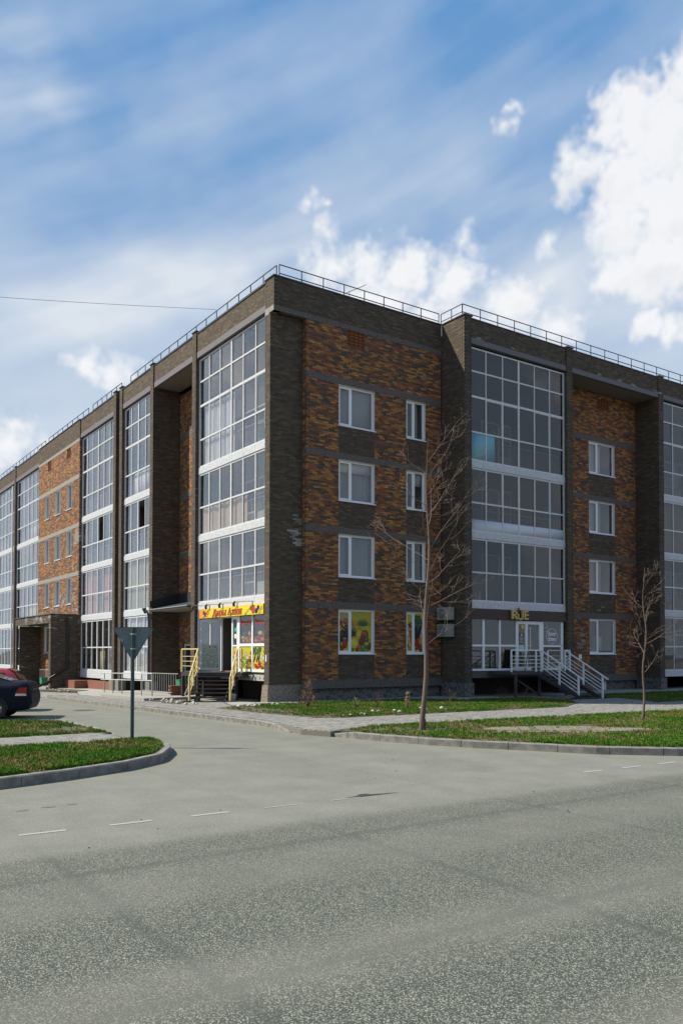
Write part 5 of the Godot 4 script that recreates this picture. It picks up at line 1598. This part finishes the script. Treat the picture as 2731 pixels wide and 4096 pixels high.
# ---------------------------------------------------------------- things in the street
func street_things() -> void:
	# back of a give-way sign
	var s := thing("road_sign", "back of a grey triangular give way sign on a dark green pole on the grass", "sign", Vector3(-9.30, .15, 10.27), deg_to_rad(-31.0))
	var grey := mat("sign_back", .13, .17, .185, .5, {"tex": noise_tex(91, .02, .85, 1.1), "scale": 1.2})
	var green := mat("pole_green", .022, .055, .058, .45)
	var plate := MB.new()
	var out := []
	for k in 3:
		var c := Vector2(0, -.04).rotated(0)
		var ctr: Vector2 = [Vector2(-.36, 2.345), Vector2(.36, 2.345), Vector2(0, 1.735)][k]
		var a0: float = [90.0, 0.0, 225.0][k]
		for j in 5:
			var a := deg_to_rad([90.0 + 120.0, 90.0, -30.0][k] - j * 30.0)
			out.append(ctr + Vector2(cos(a), sin(a)) * .045)
	for d in [[-.006, 1.0], [.014, .972]]:
		pass
	for k in out.size():
		var a: Vector2 = out[k]
		var b: Vector2 = out[(k + 1) % out.size()]
		var ctr := Vector2(0, 2.14)
		plate.tri(Vector3(ctr.x, ctr.y, .0), Vector3(b.x, b.y, .0), Vector3(a.x, a.y, .0))
		plate.tri(Vector3(ctr.x, ctr.y, -.012), Vector3(a.x, a.y, -.012), Vector3(b.x, b.y, -.012))
		var ia := ctr + (a - ctr) * .965
		var ib := ctr + (b - ctr) * .965
		plate.quad(Vector3(a.x, a.y, -.012), Vector3(b.x, b.y, -.012), Vector3(b.x, b.y, .02), Vector3(a.x, a.y, .02))
		plate.quad(Vector3(b.x, b.y, .02), Vector3(a.x, a.y, .02), Vector3(ia.x, ia.y, .004), Vector3(ib.x, ib.y, .004))
	part(s, "plate", plate.done(), grey, Vector3(0, 0, -.05))
	part(s, "pole", one(func(b): b.tube([Vector3(0, -.2, 0), Vector3(0, 2.385, 0)], [.039, .039], 12)), green)
	for y in [2.24, 1.93]:
		part(s, "clamp", one(func(b):
			b.tube([Vector3(0, y - .012, 0), Vector3(0, y + .012, 0)], [.043, .043], 12)
			b.box(Vector3(-.07, y - .012, -.05), Vector3(.07, y + .012, -.028))), mat("galvanised", .42, .43, .44, .4))
	part(s, "sticker", one(func(b): b.fbox(Vector3(-.27, 0, -.045), Vector3(1, 0, 0), FZ, 0, .06, 2.08, 2.15, 0, .002)), mat("faded_sticker", .24, .28, .29, .7))
	# cars in the parking bay
	car("parked_car", "dark blue saloon car parked with its rear to the street", Vector3(-8.80, 0, .66), deg_to_rad(-25.5), false)
	car("parked_car", "red hatchback car parked behind the dark blue saloon", Vector3(-8.12, gy(-3.2) - .01, -3.25), deg_to_rad(-25.5), true)
	# small things
	var bk := thing("bucket", "grey metal bucket standing beside the bottom shop step", "bucket", Vector3(-.9, .12, -1.5))
	part(bk, "body", one(func(b): b.tube([Vector3(0, 0, 0), Vector3(0, .27, 0)], [.11, .15], 14)), mat("zinc", .24, .27, .28, .45, {"metal": .4}))
	part(bk, "rim", one(func(b): b.tube([Vector3(0, .265, 0), Vector3(0, .285, 0)], [.157, .157], 14)), mat("zinc", .24, .27, .28, .45))
	var mh := thing("manhole_cover", "round dark manhole cover in the side street", "manhole cover", Vector3(-6.55, gy(-1.7) + .004, -1.7))
	part(mh, "lid", one(func(b): b.disc_prism(Vector3(0, -.02, 0), .33, UP, .026, 24)), mat("iron", .05, .05, .045, .6))
	part(mh, "frame", one(func(b): b.disc_prism(Vector3(0, -.02, 0), .40, UP, .022, 24)), mat("iron_rim", .10, .10, .09, .7))
	var tar := MB.new()
	tar.sheet(v2([[-9.12, 17.78], [-8.84, 17.70], [-8.72, 17.62], [-8.62, 17.63], [-8.60, 17.70], [-8.40, 17.76], [-8.1, 17.80], [-8.5, 17.795], [-8.8, 17.79]]), .005, 0, 0)
	var tr := part(self, "tar_patch", tar.done(), mat("tar", .028, .028, .03, .7))
	tag(tr, "thin black tar patch across the road edge line", "patch")
	for q in [[-12.95, 16.2], [-12.62, 16.15], [-12.3, 16.1]]:
		var d := MB.new()
		var ps := []
		for k in 9:
			ps.append([q[0] + .09 * cos(TAU * k / 9) * rng.randf_range(.7, 1.2), q[1] + .045 * sin(TAU * k / 9) * rng.randf_range(.7, 1.2)])
		d.sheet(v2(ps), .004, 0, 0)
		setting("road_stain", d.done(), mat("stain", .13, .125, .11, .9))
	# stones heaped along the beds
	for q in [[Vector3(-1.75, .15, 1.75), 16, 1.0, .18, "whitewashed stones edging the grass by the corner column"], [Vector3(-3.05, .15, -2.4), 22, .35, 2.0, "pale stones edging the bare soil left of the shop steps"], [Vector3(-2.5, -.08, -19.2), 7, .3, 1.3, "pale stones in the bed near the brick porch"], [Vector3(1.6, .15, 6.5), 9, 1.6, .5, "scraps of white litter on the grass before the orange wall"], [Vector3(-1.4, .15, 7.0), 6, .7, .25, "white stones at the corner of the lawn"]]:
		var mb := MB.new()
		for k in q[1]:
			var c := Vector3(rng.randf_range(-q[2], q[2]), 0, rng.randf_range(-q[3], q[3]))
			var r := rng.randf_range(.03, .085)
			mb.tube([c + Vector3(0, -.02, 0), c + Vector3(0, r * .35, 0), c + Vector3(r * .2, r * .8, 0)], [r * .8, r, r * .4], 7)
		var so := part(self, "stones", mb.done(), mat("pale_stone", .42, .42, .40, .9), q[0])
		tag(so, q[4], "stones")
		kind(so, "stuff")
	var grit := MB.new()
	for k in 45:
		var p := Vector3(rng.randf_range(-15.5, -5.5), 0, 0)
		p.z = rng.randf_range(12.0, 20.5) + .5 * (p.x + 10.0)
		if p.x < -8.6 and p.z < 15.4 or p.x > -5.6:
			continue
		var r := rng.randf_range(.004, .012)
		grit.tube([p + Vector3(0, -.004, 0), p + Vector3(0, r * .7, 0), p + Vector3(r * .3, r * 1.1, 0)], [r, r * .9, r * .3], 5)
	var gr := part(self, "road_grit", grit.done(), mat("grit_dark", .05, .048, .042, .9))
	tag(gr, "loose dark grit scattered over the asphalt of the junction", "grit")
	kind(gr, "stuff")
	# aerial on the roof and the cable that leaves it
	var an := thing("tv_aerial", "thin television aerial on the roof edge", "aerial", Vector3(4.21, 15.9, -1.0))
	var al := mat("aerial_metal", .40, .41, .40, .4, {"metal": .5})
	part(an, "mast", one(func(b): b.tube([Vector3.ZERO, Vector3(0, 1.32, 0)], [.018, .014], 6)), al)
	part(an, "boom", one(func(b): b.tube([Vector3(-.15, 1.18, 0), Vector3(.85, 1.77, 0)], [.011, .011], 5)), al)
	part(an, "element", one(func(b):
		for k in 9:
			var c := Vector3(-.15, 1.18, 0).lerp(Vector3(.85, 1.77, 0), k / 8.0)
			b.tube([c + Vector3(0, 0, -.22), c + Vector3(0, 0, .22)], [.005, .005], 4)), al)
	var cable := MB.new()
	var a := Vector3(.4, 17.14, -5.79)
	var z := Vector3(-24.5, 14.2, -8.0)
	var pts := []
	for k in 25:
		var t := k / 24.0
		pts.append(a.lerp(z, t) - UP * sin(t * PI) * .35)
	cable.tube(pts, PackedFloat32Array(range(25).map(func(_k): return .008)), 5)
	tag(part(self, "overhead_cable", cable.done(), mat("cable_black", .06, .065, .07, .6)), "thin black cable slung from the roof edge into the sky", "cable")

func car(called: String, label: String, at: Vector3, turn: float, hatch: bool) -> void:
	# rear at the origin, nose towards -x
	var t := thing(called, label, "car", at, turn)
	var paint: StandardMaterial3D = mat("paint_red", .30, .012, .016, .3, {"coat": .9}) if hatch else mat("paint_blue", .006, .010, .020, .5, {"spec": .22})
	var dk := mat("car_glass", .012, .016, .018, .04, {"spec": .6})
	var rub := mat("tyre", .018, .018, .018, .85)
	# stations from the rear: [x, sill, bumper line, shoulder height, shoulder half width, roof height, roof half width]
	var S := []
	if hatch:
		S = [[0.0, .48, .62, .86, .70, .90, .60], [-.10, .30, .60, .95, .80, 1.05, .66], [-.30, .24, .58, .98, .84, 1.36, .60], [-.55, .22, .56, .98, .85, 1.47, .58], [-1.5, .20, .56, .97, .86, 1.51, .58], [-2.2, .20, .56, .95, .86, 1.46, .57], [-2.9, .20, .56, .93, .85, 1.0, .66], [-3.5, .22, .56, .88, .83, .93, .66], [-3.9, .26, .55, .76, .74, .80, .60], [-4.0, .40, .52, .62, .60, .64, .50]]
	else:
		S = [[0.02, .46, .60, .70, .66, .74, .56], [-.05, .34, .62, .82, .74, .99, .62], [-.10, .28, .62, .93, .80, 1.09, .66], [-.30, .25, .60, .98, .83, 1.12, .66], [-.62, .23, .58, .99, .85, 1.12, .64], [-.95, .21, .57, .99, .86, 1.21, .60], [-1.45, .20, .56, .98, .87, 1.44, .55], [-2.0, .20, .56, .97, .87, 1.48, .55], [-2.7, .20, .56, .95, .87, 1.40, .55], [-3.35, .20, .56, .93, .86, .99, .66], [-4.1, .22, .56, .86, .83, .90, .66], [-4.45, .28, .55, .70, .74, .72, .60], [-4.53, .42, .52, .58, .60, .60, .5]]
	var rings := []
	for q in S:
		var r := []
		var x: float = q[0]
		var half := [[q[1], q[4] - .10], [q[1] + .10, q[4] - .02], [q[2], q[4] + .01], [lerpf(q[2], q[3], .6), q[4] + .015], [q[3], q[4]], [lerpf(q[3], q[5], .55), lerpf(q[4], q[6], .5)], [q[5] - .025, q[6]], [q[5], q[6] - .12], [q[5] + .012, 0.0]]
		for k in half.size():
			r.append(Vector3(x, half[k][0], half[k][1]))
		for k in range(half.size() - 2, -1, -1):
			r.append(Vector3(x, half[k][0], -half[k][1]))
		rings.append(r)
	var body := MB.new()
	body.st.set_smooth_group(0)
	var m: int = rings[0].size()
	for i in rings.size() - 1:
		for k in m - 1:
			body.quad(rings[i + 1][k], rings[i][k], rings[i][k + 1], rings[i + 1][k + 1])
	body.st.set_smooth_group(-1)
	for e in [0, rings.size() - 1]:
		for k in range(1, m - 1):
			if e == 0:
				body.tri(rings[e][0], rings[e][k + 1], rings[e][k])
			else:
				body.tri(rings[e][0], rings[e][k], rings[e][k + 1])
	body.st.set_smooth_group(-1)
	for i in rings.size() - 1:
		body.quad(rings[i][0], rings[i + 1][0], rings[i + 1][m - 1], rings[i][m - 1])
	part(t, "body", body.done(), paint)
	var mid := func(i: int, k: int, f: float, g: float) -> Vector3:   # a point on the side between ring i and i+1, strip k
		var p: Vector3 = rings[i][k].lerp(rings[i + 1][k], f)
		var p2: Vector3 = rings[i][k + 1].lerp(rings[i + 1][k + 1], f)
		return p.lerp(p2, g)
	# side glass
	for sd in [1, -1]:
		for w in ([[3, .0, .85], [4, .1, .95], [5, .05, .5]] if hatch else [[5, .75, 1.0], [6, .05, .95], [7, .08, .95], [8, .05, .45]]):
			var b := MB.new()
			var q := []
			for c in [[w[1], 4, .25], [w[2], 4, .25], [w[2], 6, 0.0], [w[1], 6, 0.0]]:
				var p: Vector3 = rings[w[0]][c[1]].lerp(rings[w[0] + 1][c[1]], c[0])
				var p2: Vector3 = rings[w[0]][c[1] + 1].lerp(rings[w[0] + 1][c[1] + 1], c[0])
				p = p.lerp(p2, c[2])
				p.z = (p.z + .012) * sd
				p.y -= .03 if c[1] == 6 else 0.0
				q.append(p)
			var e1: Vector3 = (q[0] + q[3]) / 2
			var mid5 := []
			for f in [w[1], w[2]]:
				var p: Vector3 = rings[w[0]][5].lerp(rings[w[0] + 1][5], f)
				mid5.append(Vector3(p.x, p.y, (p.z + .014) * sd))
			if sd > 0:
				b.quad(q[1], q[0], mid5[0], mid5[1])
				b.quad(mid5[1], mid5[0], q[3], q[2])
			else:
				b.quad(q[0], q[1], mid5[1], mid5[0])
				b.quad(mid5[0], mid5[1], q[2], q[3])
			part(t, "window", b.done(), dk)
	# rear and front glass
	var rg := MB.new()
	var i0 := 1 if hatch else 4
	for i in ([1, 2] if hatch else [4, 5]):
		var u := .012
		var q := [rings[i][7], rings[i + 1][7], Vector3(rings[i + 1][7].x, rings[i + 1][7].y, -rings[i + 1][7].z), Vector3(rings[i][7].x, rings[i][7].y, -rings[i][7].z)]
		for j in 4:
			q[j] += Vector3(u, u + .012, 0)
		rg.quad(q[0], q[3], q[2], q[1])
	part(t, "rear_window", rg.done(), dk)
	var fi := 5 if hatch else 8
	var wg := MB.new()
	var wq := [rings[fi][7], rings[fi + 1][7], Vector3(rings[fi + 1][7].x, rings[fi + 1][7].y, -rings[fi + 1][7].z), Vector3(rings[fi][7].x, rings[fi][7].y, -rings[fi][7].z)]
	for j in 4:
		wq[j] += Vector3(-.012, .024, 0)
	wg.quad(wq[0], wq[3], wq[2], wq[1])
	part(t, "windscreen", wg.done(), dk)
	# lamps wrap round the rear corners
	for sd in [1, -1]:
		var y0 := .70 if not hatch else .72
		for z in [[y0 + .07, y0 + .25, "tail_light", mat("tail_red", .32, .012, .02, .15, {"coat": 1.0})], [y0, y0 + .065, "reversing_light", mat("tail_clear", .55, .50, .48, .2, {"coat": 1.0})]]:
			var b := MB.new()
			var back: float = -.02 if z[0] > .75 else .0
			var low := [Vector3(back + .02, z[0], .46), Vector3(back - .01, z[0], .70), Vector3(-.10, z[0], .815), Vector3(-.42, z[0], .868)]
			var high := [Vector3(back - .03, z[1], .48), Vector3(back - .06, z[1], .70), Vector3(-.12, z[1], .825), Vector3(-.30 if z[0] > .75 else -.40, z[1], .862)]
			for k in 3:
				var a: Vector3 = low[k] * Vector3(1, 1, sd)
				var c: Vector3 = low[k + 1] * Vector3(1, 1, sd)
				var d: Vector3 = high[k + 1] * Vector3(1, 1, sd)
				var e: Vector3 = high[k] * Vector3(1, 1, sd)
				if sd > 0:
					b.quad(c, a, e, d)
				else:
					b.quad(a, c, d, e)
			part(t, z[2], b.done(), z[3])
	part(t, "boot_lid", one(func(b): b.box(Vector3(-.08, .72, -.44), Vector3(-.025, .97, .44))), paint)
	var np := part(t, "number_plate", one(func(b): b.box(Vector3(-.025, .76, -.26), Vector3(-.012, .87, .26))), mat("plate_white", .60, .60, .58, .5))
	part(np, "plate_mark", one(func(b):
		for k in 8:
			b.box(Vector3(-.012, .785, -.22 + k * .056), Vector3(-.010, .845, -.19 + k * .056))), mat("plate_black", .03, .03, .03, .6))
	for x in ([-.72, -3.2] if hatch else [-.98, -3.6]):
		for sd in [1, -1]:
			var w := part(t, "wheel", one(func(b): b.tube([Vector3(x, .305, .70 * sd), Vector3(x, .305, .72 * sd), Vector3(x, .305, .875 * sd), Vector3(x, .305, .885 * sd)], [.28, .31, .31, .285], 24)), rub)
			part(w, "rim", one(func(b): b.disc_prism(Vector3(x, .305, .886 * sd), .20, Vector3(0, 0, sd), .004, 20)), mat("rim_dark", .10, .10, .10, .5))
			part(w, "spoke", one(func(b):
				for k in 5:
					var a := TAU * k / 5 + .3
					b.bar(Vector3(x, .305, .895 * sd), Vector3(x + .2 * cos(a), .305 + .2 * sin(a), .893 * sd), .012, .05)), mat("alloy", .50, .51, .52, .35, {"metal": .6}))
			part(t, "wheel_arch", one(func(b):
				var ps := []
				for k in 13:
					var a := PI * k / 12.0
					ps.append(Vector3(x + .345 * cos(a), .30 + .345 * sin(a), .868 * sd))
				b.tube(ps, PackedFloat32Array(range(13).map(func(_k): return .03)), 6)), rub)

# ---------------------------------------------------------------- plants
func planting() -> void:
	tree("young_tree", "tall slim bare young tree standing at the lawn corner before the orange wall", Vector3(-2.62, .14, 11.79), 7.1, 5, .070, [.25, 2.7], 17)
	tree("young_tree", "small bare young tree with forked branches on the lawn near the bar steps", Vector3(4.68, .14, 12.73), 4.3, 12, .038, [.1, 1.8], 11)
	# dry conifer seedling, withered plants, twiggy saplings
	shrub("dry_shrub", "rust brown dried conifer shrub by the corner column", Vector3(-.55, .14, 3.34), .85, .34, Color(.17, .075, .035), 420, 3)
	shrub("dry_plant", "small straw coloured withered plant on the lawn", Vector3(1.61, .14, 6.0), .55, .13, Color(.30, .20, .07), 120, 6)
	shrub("green_plant", "fresh green tuft of leaves on the lawn beside the dried shrub", Vector3(.55, .14, 4.6), .34, .16, Color(.10, .22, .03), 60, 8)
	for k in 4:
		var p: Vector3 = [Vector3(1.0, .14, 5.2), Vector3(4.5, .14, 4.8), Vector3(7.4, .14, 4.6), Vector3(9.3, .14, 4.0)][k]
		var lab: String = ["thin twiggy sapling between the green tuft and the withered plant", "low leafless bush on the shaded lawn before the air conditioners", "bare twig bush on the lawn before the bar windows", "bare twig bush beside the foot of the bar landing"][k]
		twigs(lab, p, .55, 20 + k)
	var G := [Color(.045, .125, .014), Color(.060, .145, .016), Color(.085, .155, .022), Color(.15, .165, .045), Color(.19, .15, .06)]
	var tuft := MB.new()
	for k in 6:
		var a := TAU * k / 6 + rng.randf() * .8
		var f := Vector3(cos(a), 0, sin(a))
		var s := Vector3(-f.z, 0, f.x) * .006
		var b := f * rng.randf_range(.005, .03)
		var tip := b + f * rng.randf_range(.015, .05) + UP * rng.randf_range(.6, 1.0) * .075
		var m := b.lerp(tip, .5) + UP * .012
		tuft.tri(b - s, b + s, m + s * .8)
		tuft.tri(b - s, m + s * .8, m - s * .8)
		tuft.tri(m - s * .8, m + s * .8, tip)
	var tm := tuft.done()
	var gm := mat("grass_blade", 1, 1, 1, .9, {"vc": true, "back": .3, "spec": .15})
	var beds := [["lawn_grass", [[-3.0, 1.85], [-2.05, 1.3], [-.87, 1.05], [5.0, 1.1], [7.2, 2.7], [8.2, 3.0], [10.5, 2.95], [10.5, 5.0], [9.5, 6.3], [7.2, 7.7], [5.5, 7.68], [1.6, 7.52], [-1.85, 7.42], [-2.5, 6.9], [-2.85, 4.6]], 15000, .145, "short spring grass on the lawn before the orange wall"],
		["lawn_grass", [[13.9, 2.95], [24, 2.85], [24, 7.95], [12.8, 7.8], [13.4, 6.6], [13.95, 5.0]], 5000, .145, "short grass on the lawn past the bar steps"],
		["lawn_grass", [[-4.1, 10.85], [-3.0, 10.3], [-1.4, 10.4], [6.3, 11.0], [16, 11.3], [16, 18.4], [5, 18.4], [2.4, 18.3], [.7, 18.0], [-.8, 17.4], [-1.95, 16.3], [-2.7, 15.0], [-3.2, 14.2], [-3.65, 13.2], [-3.98, 12.3], [-4.2, 11.5]], 34000, .147, "patchy spring grass on the lawn between pavement and main road"],
		["verge_grass", [[-18, 10.3], [-9.2, 10.16], [-8.88, 10.2], [-8.92, 10.85], [-9.25, 11.75], [-9.85, 12.7], [-10.68, 13.32], [-11.85, 13.8], [-12.85, 14.1], [-18, 15.3]], 30000, .15, "green and straw coloured grass on the kerbed verge round the sign"],
		["verge_grass", [[-16, .9], [-9.1, 4.1], [-9.05, 8.0], [-16, 7.95]], 12000, .13, "worn grass on the verge beside the parked car"]]
	for bd in beds:
		var poly := v2(bd[1])
		var lo := poly[0]
		var hi := poly[0]
		for p in poly:
			lo = lo.min(p)
			hi = hi.max(p)
		var where := []
		var tint := PackedColorArray()
		var tries := 0
		while where.size() < bd[2] and tries < bd[2] * 4:
			tries += 1
			var p := Vector2(rng.randf_range(lo.x, hi.x), rng.randf_range(lo.y, hi.y))
			if not Geometry2D.is_point_in_polygon(p, poly):
				continue
			var d := broad.get_noise_2d(p.x * 11.0, p.y * 11.0) + .5 * broad.get_noise_2d(p.x * 45.0, p.y * 45.0)
			var bare := 0.0
			for q in [[-2.7, 11.9, 1.3, .8], [-3.2, 11.2, .8, .6], [.35, 13.6, 2.2, 1.6], [-2.4, 3.4, .9, 3.0], [4.7, 12.7, .7, .5], [-9.6, 6.6, 1.2, 1.4]]:
				bare = maxf(bare, exp(-pow((p.x - q[0]) / q[2], 2) - pow((p.y - q[1]) / q[3], 2)))
			var pd := Vector2((p.x - .35 - .5 * (p.y - 13.6) / 1.25) / 1.85, (p.y - 13.6 - .75 * (p.x - .35) / 2.0) / 1.2).length()
			bare = maxf(bare, smoothstep(1.15, .75, pd))
			if rng.randf() < bare * .97 or rng.randf() < clampf(-d * 1.6, 0, .85):
				continue
			var dry := clampf(.42 - d * 1.3 + bare * .5 + rng.randf_range(-.25, .25), 0, 1)
			var c: Color = G[clampi(int(dry * 5.0), 0, 4)]
			c = c.lerp(G[rng.randi() % 4], .3)
			var k := rng.randf_range(.55, 1.15)
			where.append(Transform3D(Basis(UP, rng.randf() * TAU).scaled(Vector3(1, k, 1) * rng.randf_range(.8, 1.25)), Vector3(p.x, bd[3] + gy(p.y) - .004, p.y)))
			tint.append(c * rng.randf_range(.8, 1.2))
		var o := copies(self, bd[0], tm, gm, where, tint)
		tag(o, bd[4], "grass")

func limb(b: MB, p: Vector3, dir: Vector3, len: float, r: float, deep: int, r1: float) -> void:
	var pts := [p]
	var rad := [r]
	var steps := 7 if deep < 2 else 4
	var d := dir
	var kids := []
	for k in steps:
		var t := float(k + 1) / steps
		d = (d + Vector3(rng.randf_range(-.16, .16), rng.randf_range(-.10, .13) + .03, rng.randf_range(-.16, .16))).normalized()
		pts.append(pts[-1] + d * len / steps)
		rad.append(maxf(r1, lerpf(r, r * .28, t)))
		if deep < 3 and k >= 1 and rng.randf() < [.75, .55, .40][deep]:
			kids.append([pts[-1], d, rad[-1], t])
	b.tube(pts, rad, 5 if deep < 2 else 4, false)
	for q in kids:
		for j in 1:
			var side: Vector3 = q[1].cross(Vector3(rng.randf_range(-1, 1), rng.randf_range(-1, 1), rng.randf_range(-1, 1))).normalized()
			var nd: Vector3 = (q[1] * .75 + side * .75 + Vector3(0, .06, 0)).normalized()
			limb(b, q[0], nd, len * rng.randf_range(.34, .58) * (1.15 - q[3] * .5), q[2] * .6, deep + 1, r1)

func tree(called: String, label: String, at: Vector3, high: float, sd: int, r: float, lean: Array, arms: int) -> void:
	rng.seed = sd
	var t := thing(called, label, "tree", at, 0.0, "")
	var bark := mat("bark", .15, .11, .085, .9, {"tex": noise_tex(95, .06, .55, 1.25), "scale": 3.0})
	var low := mat("bark_red", .15, .075, .055, .9, {"tex": noise_tex(96, .06, .6, 1.2), "scale": 3.0})
	var pale := mat("twig_bark", .19, .135, .105, .85)
	var pts := []
	var rad := []
	var right := Vector3(.82, 0, .57)
	for k in 17:
		var f := k / 16.0
		pts.append(Vector3(0, f * high, 0) + right * (lean[0] * sin(f * 2.2) * .5 + .035 * sin(f * 15.0 + sd)) + Vector3(.57, 0, -.82) * .05 * sin(f * 9.0))
		rad.append(maxf(.007, r * pow(1.0 - f * .96, .95)))
	var cut := 4
	var tr := part(t, "trunk", one(func(b): b.tube(pts, rad, 10)), bark)
	part(t, "trunk_base", one(func(b): b.tube([Vector3(0, -.05, 0), pts[1] * .6], [r * 1.16, r * 1.02], 10, false)), low)
	for k in arms:
		var f := lerpf(.26, .93, pow((k + .5) / arms, .92))
		var at2: Vector3 = pts[int(f * 16)].lerp(pts[mini(16, int(f * 16) + 1)], f * 16 - int(f * 16))
		var az := k * 2.4 + rng.randf_range(-.5, .5)
		var rise := lerpf(.35, 1.1, f) + rng.randf_range(-.25, .3)
		var dir := Vector3(cos(az), rise, sin(az)).normalized()
		var len := lean[1] as float * lerpf(1.0, .42, f) * rng.randf_range(.6, 1.15)
		var rr: float = rad[int(f * 16)] * .5
		var b := MB.new()
		limb(b, at2, dir, len, clampf(rr, .005, .0082), 0, .0025)
		part(t, "branch", b.done(), pale)

func shrub(called: String, label: String, at: Vector3, high: float, wide: float, col: Color, count: int, sd: int) -> void:
	rng.seed = sd
	var t := thing(called, label, "plant", at)
	var st := MB.new()
	var lf := MB.new()
	for k in 16:
		var a := rng.randf() * TAU
		var rr := rng.randf_range(.2, 1.0) * wide
		st.tube([Vector3.ZERO, Vector3(cos(a) * rr * .4, high * .35, sin(a) * rr * .4), Vector3(cos(a) * rr, high * rng.randf_range(.5, 1.0) * (1.15 - rr / wide * .6), sin(a) * rr)], [.012, .008, .003], 4)
	for k in count:
		var a := rng.randf() * TAU
		var y := rng.randf()
		var rr := wide * sqrt(rng.randf()) * (1.0 - y * .8) * (.5 + 1.3 * minf(y * 2.5, .5))
		var p := Vector3(cos(a) * rr, high * (.08 + y * .95), sin(a) * rr)
		var d := (Vector3(cos(a), rng.randf_range(.2, 1.4), sin(a))).normalized() * rng.randf_range(.05, .12)
		var s := d.cross(Vector3(rng.randf_range(-1, 1), 1, rng.randf_range(-1, 1))).normalized() * .011
		lf.tri(p - s, p + s, p + d)
	part(t, "stem", st.done(), mat("twig_dark", .10, .065, .045, .9))
	part(t, "foliage", lf.done(), mat(called + "_leaf", col.r, col.g, col.b, .85, {"back": .25}))

func twigs(label: String, at: Vector3, high: float, sd: int) -> void:
	rng.seed = sd
	var t := thing("twig_bush", label, "plant", at)
	var b := MB.new()
	for k in 6:
		var a := rng.randf() * TAU
		limb(b, Vector3.ZERO, Vector3(cos(a) * .45, 1, sin(a) * .45).normalized(), high * rng.randf_range(.6, 1.1), .008, 1, .003)
	part(t, "stem", b.done(), mat("twig_dark", .10, .065, .045, .9))
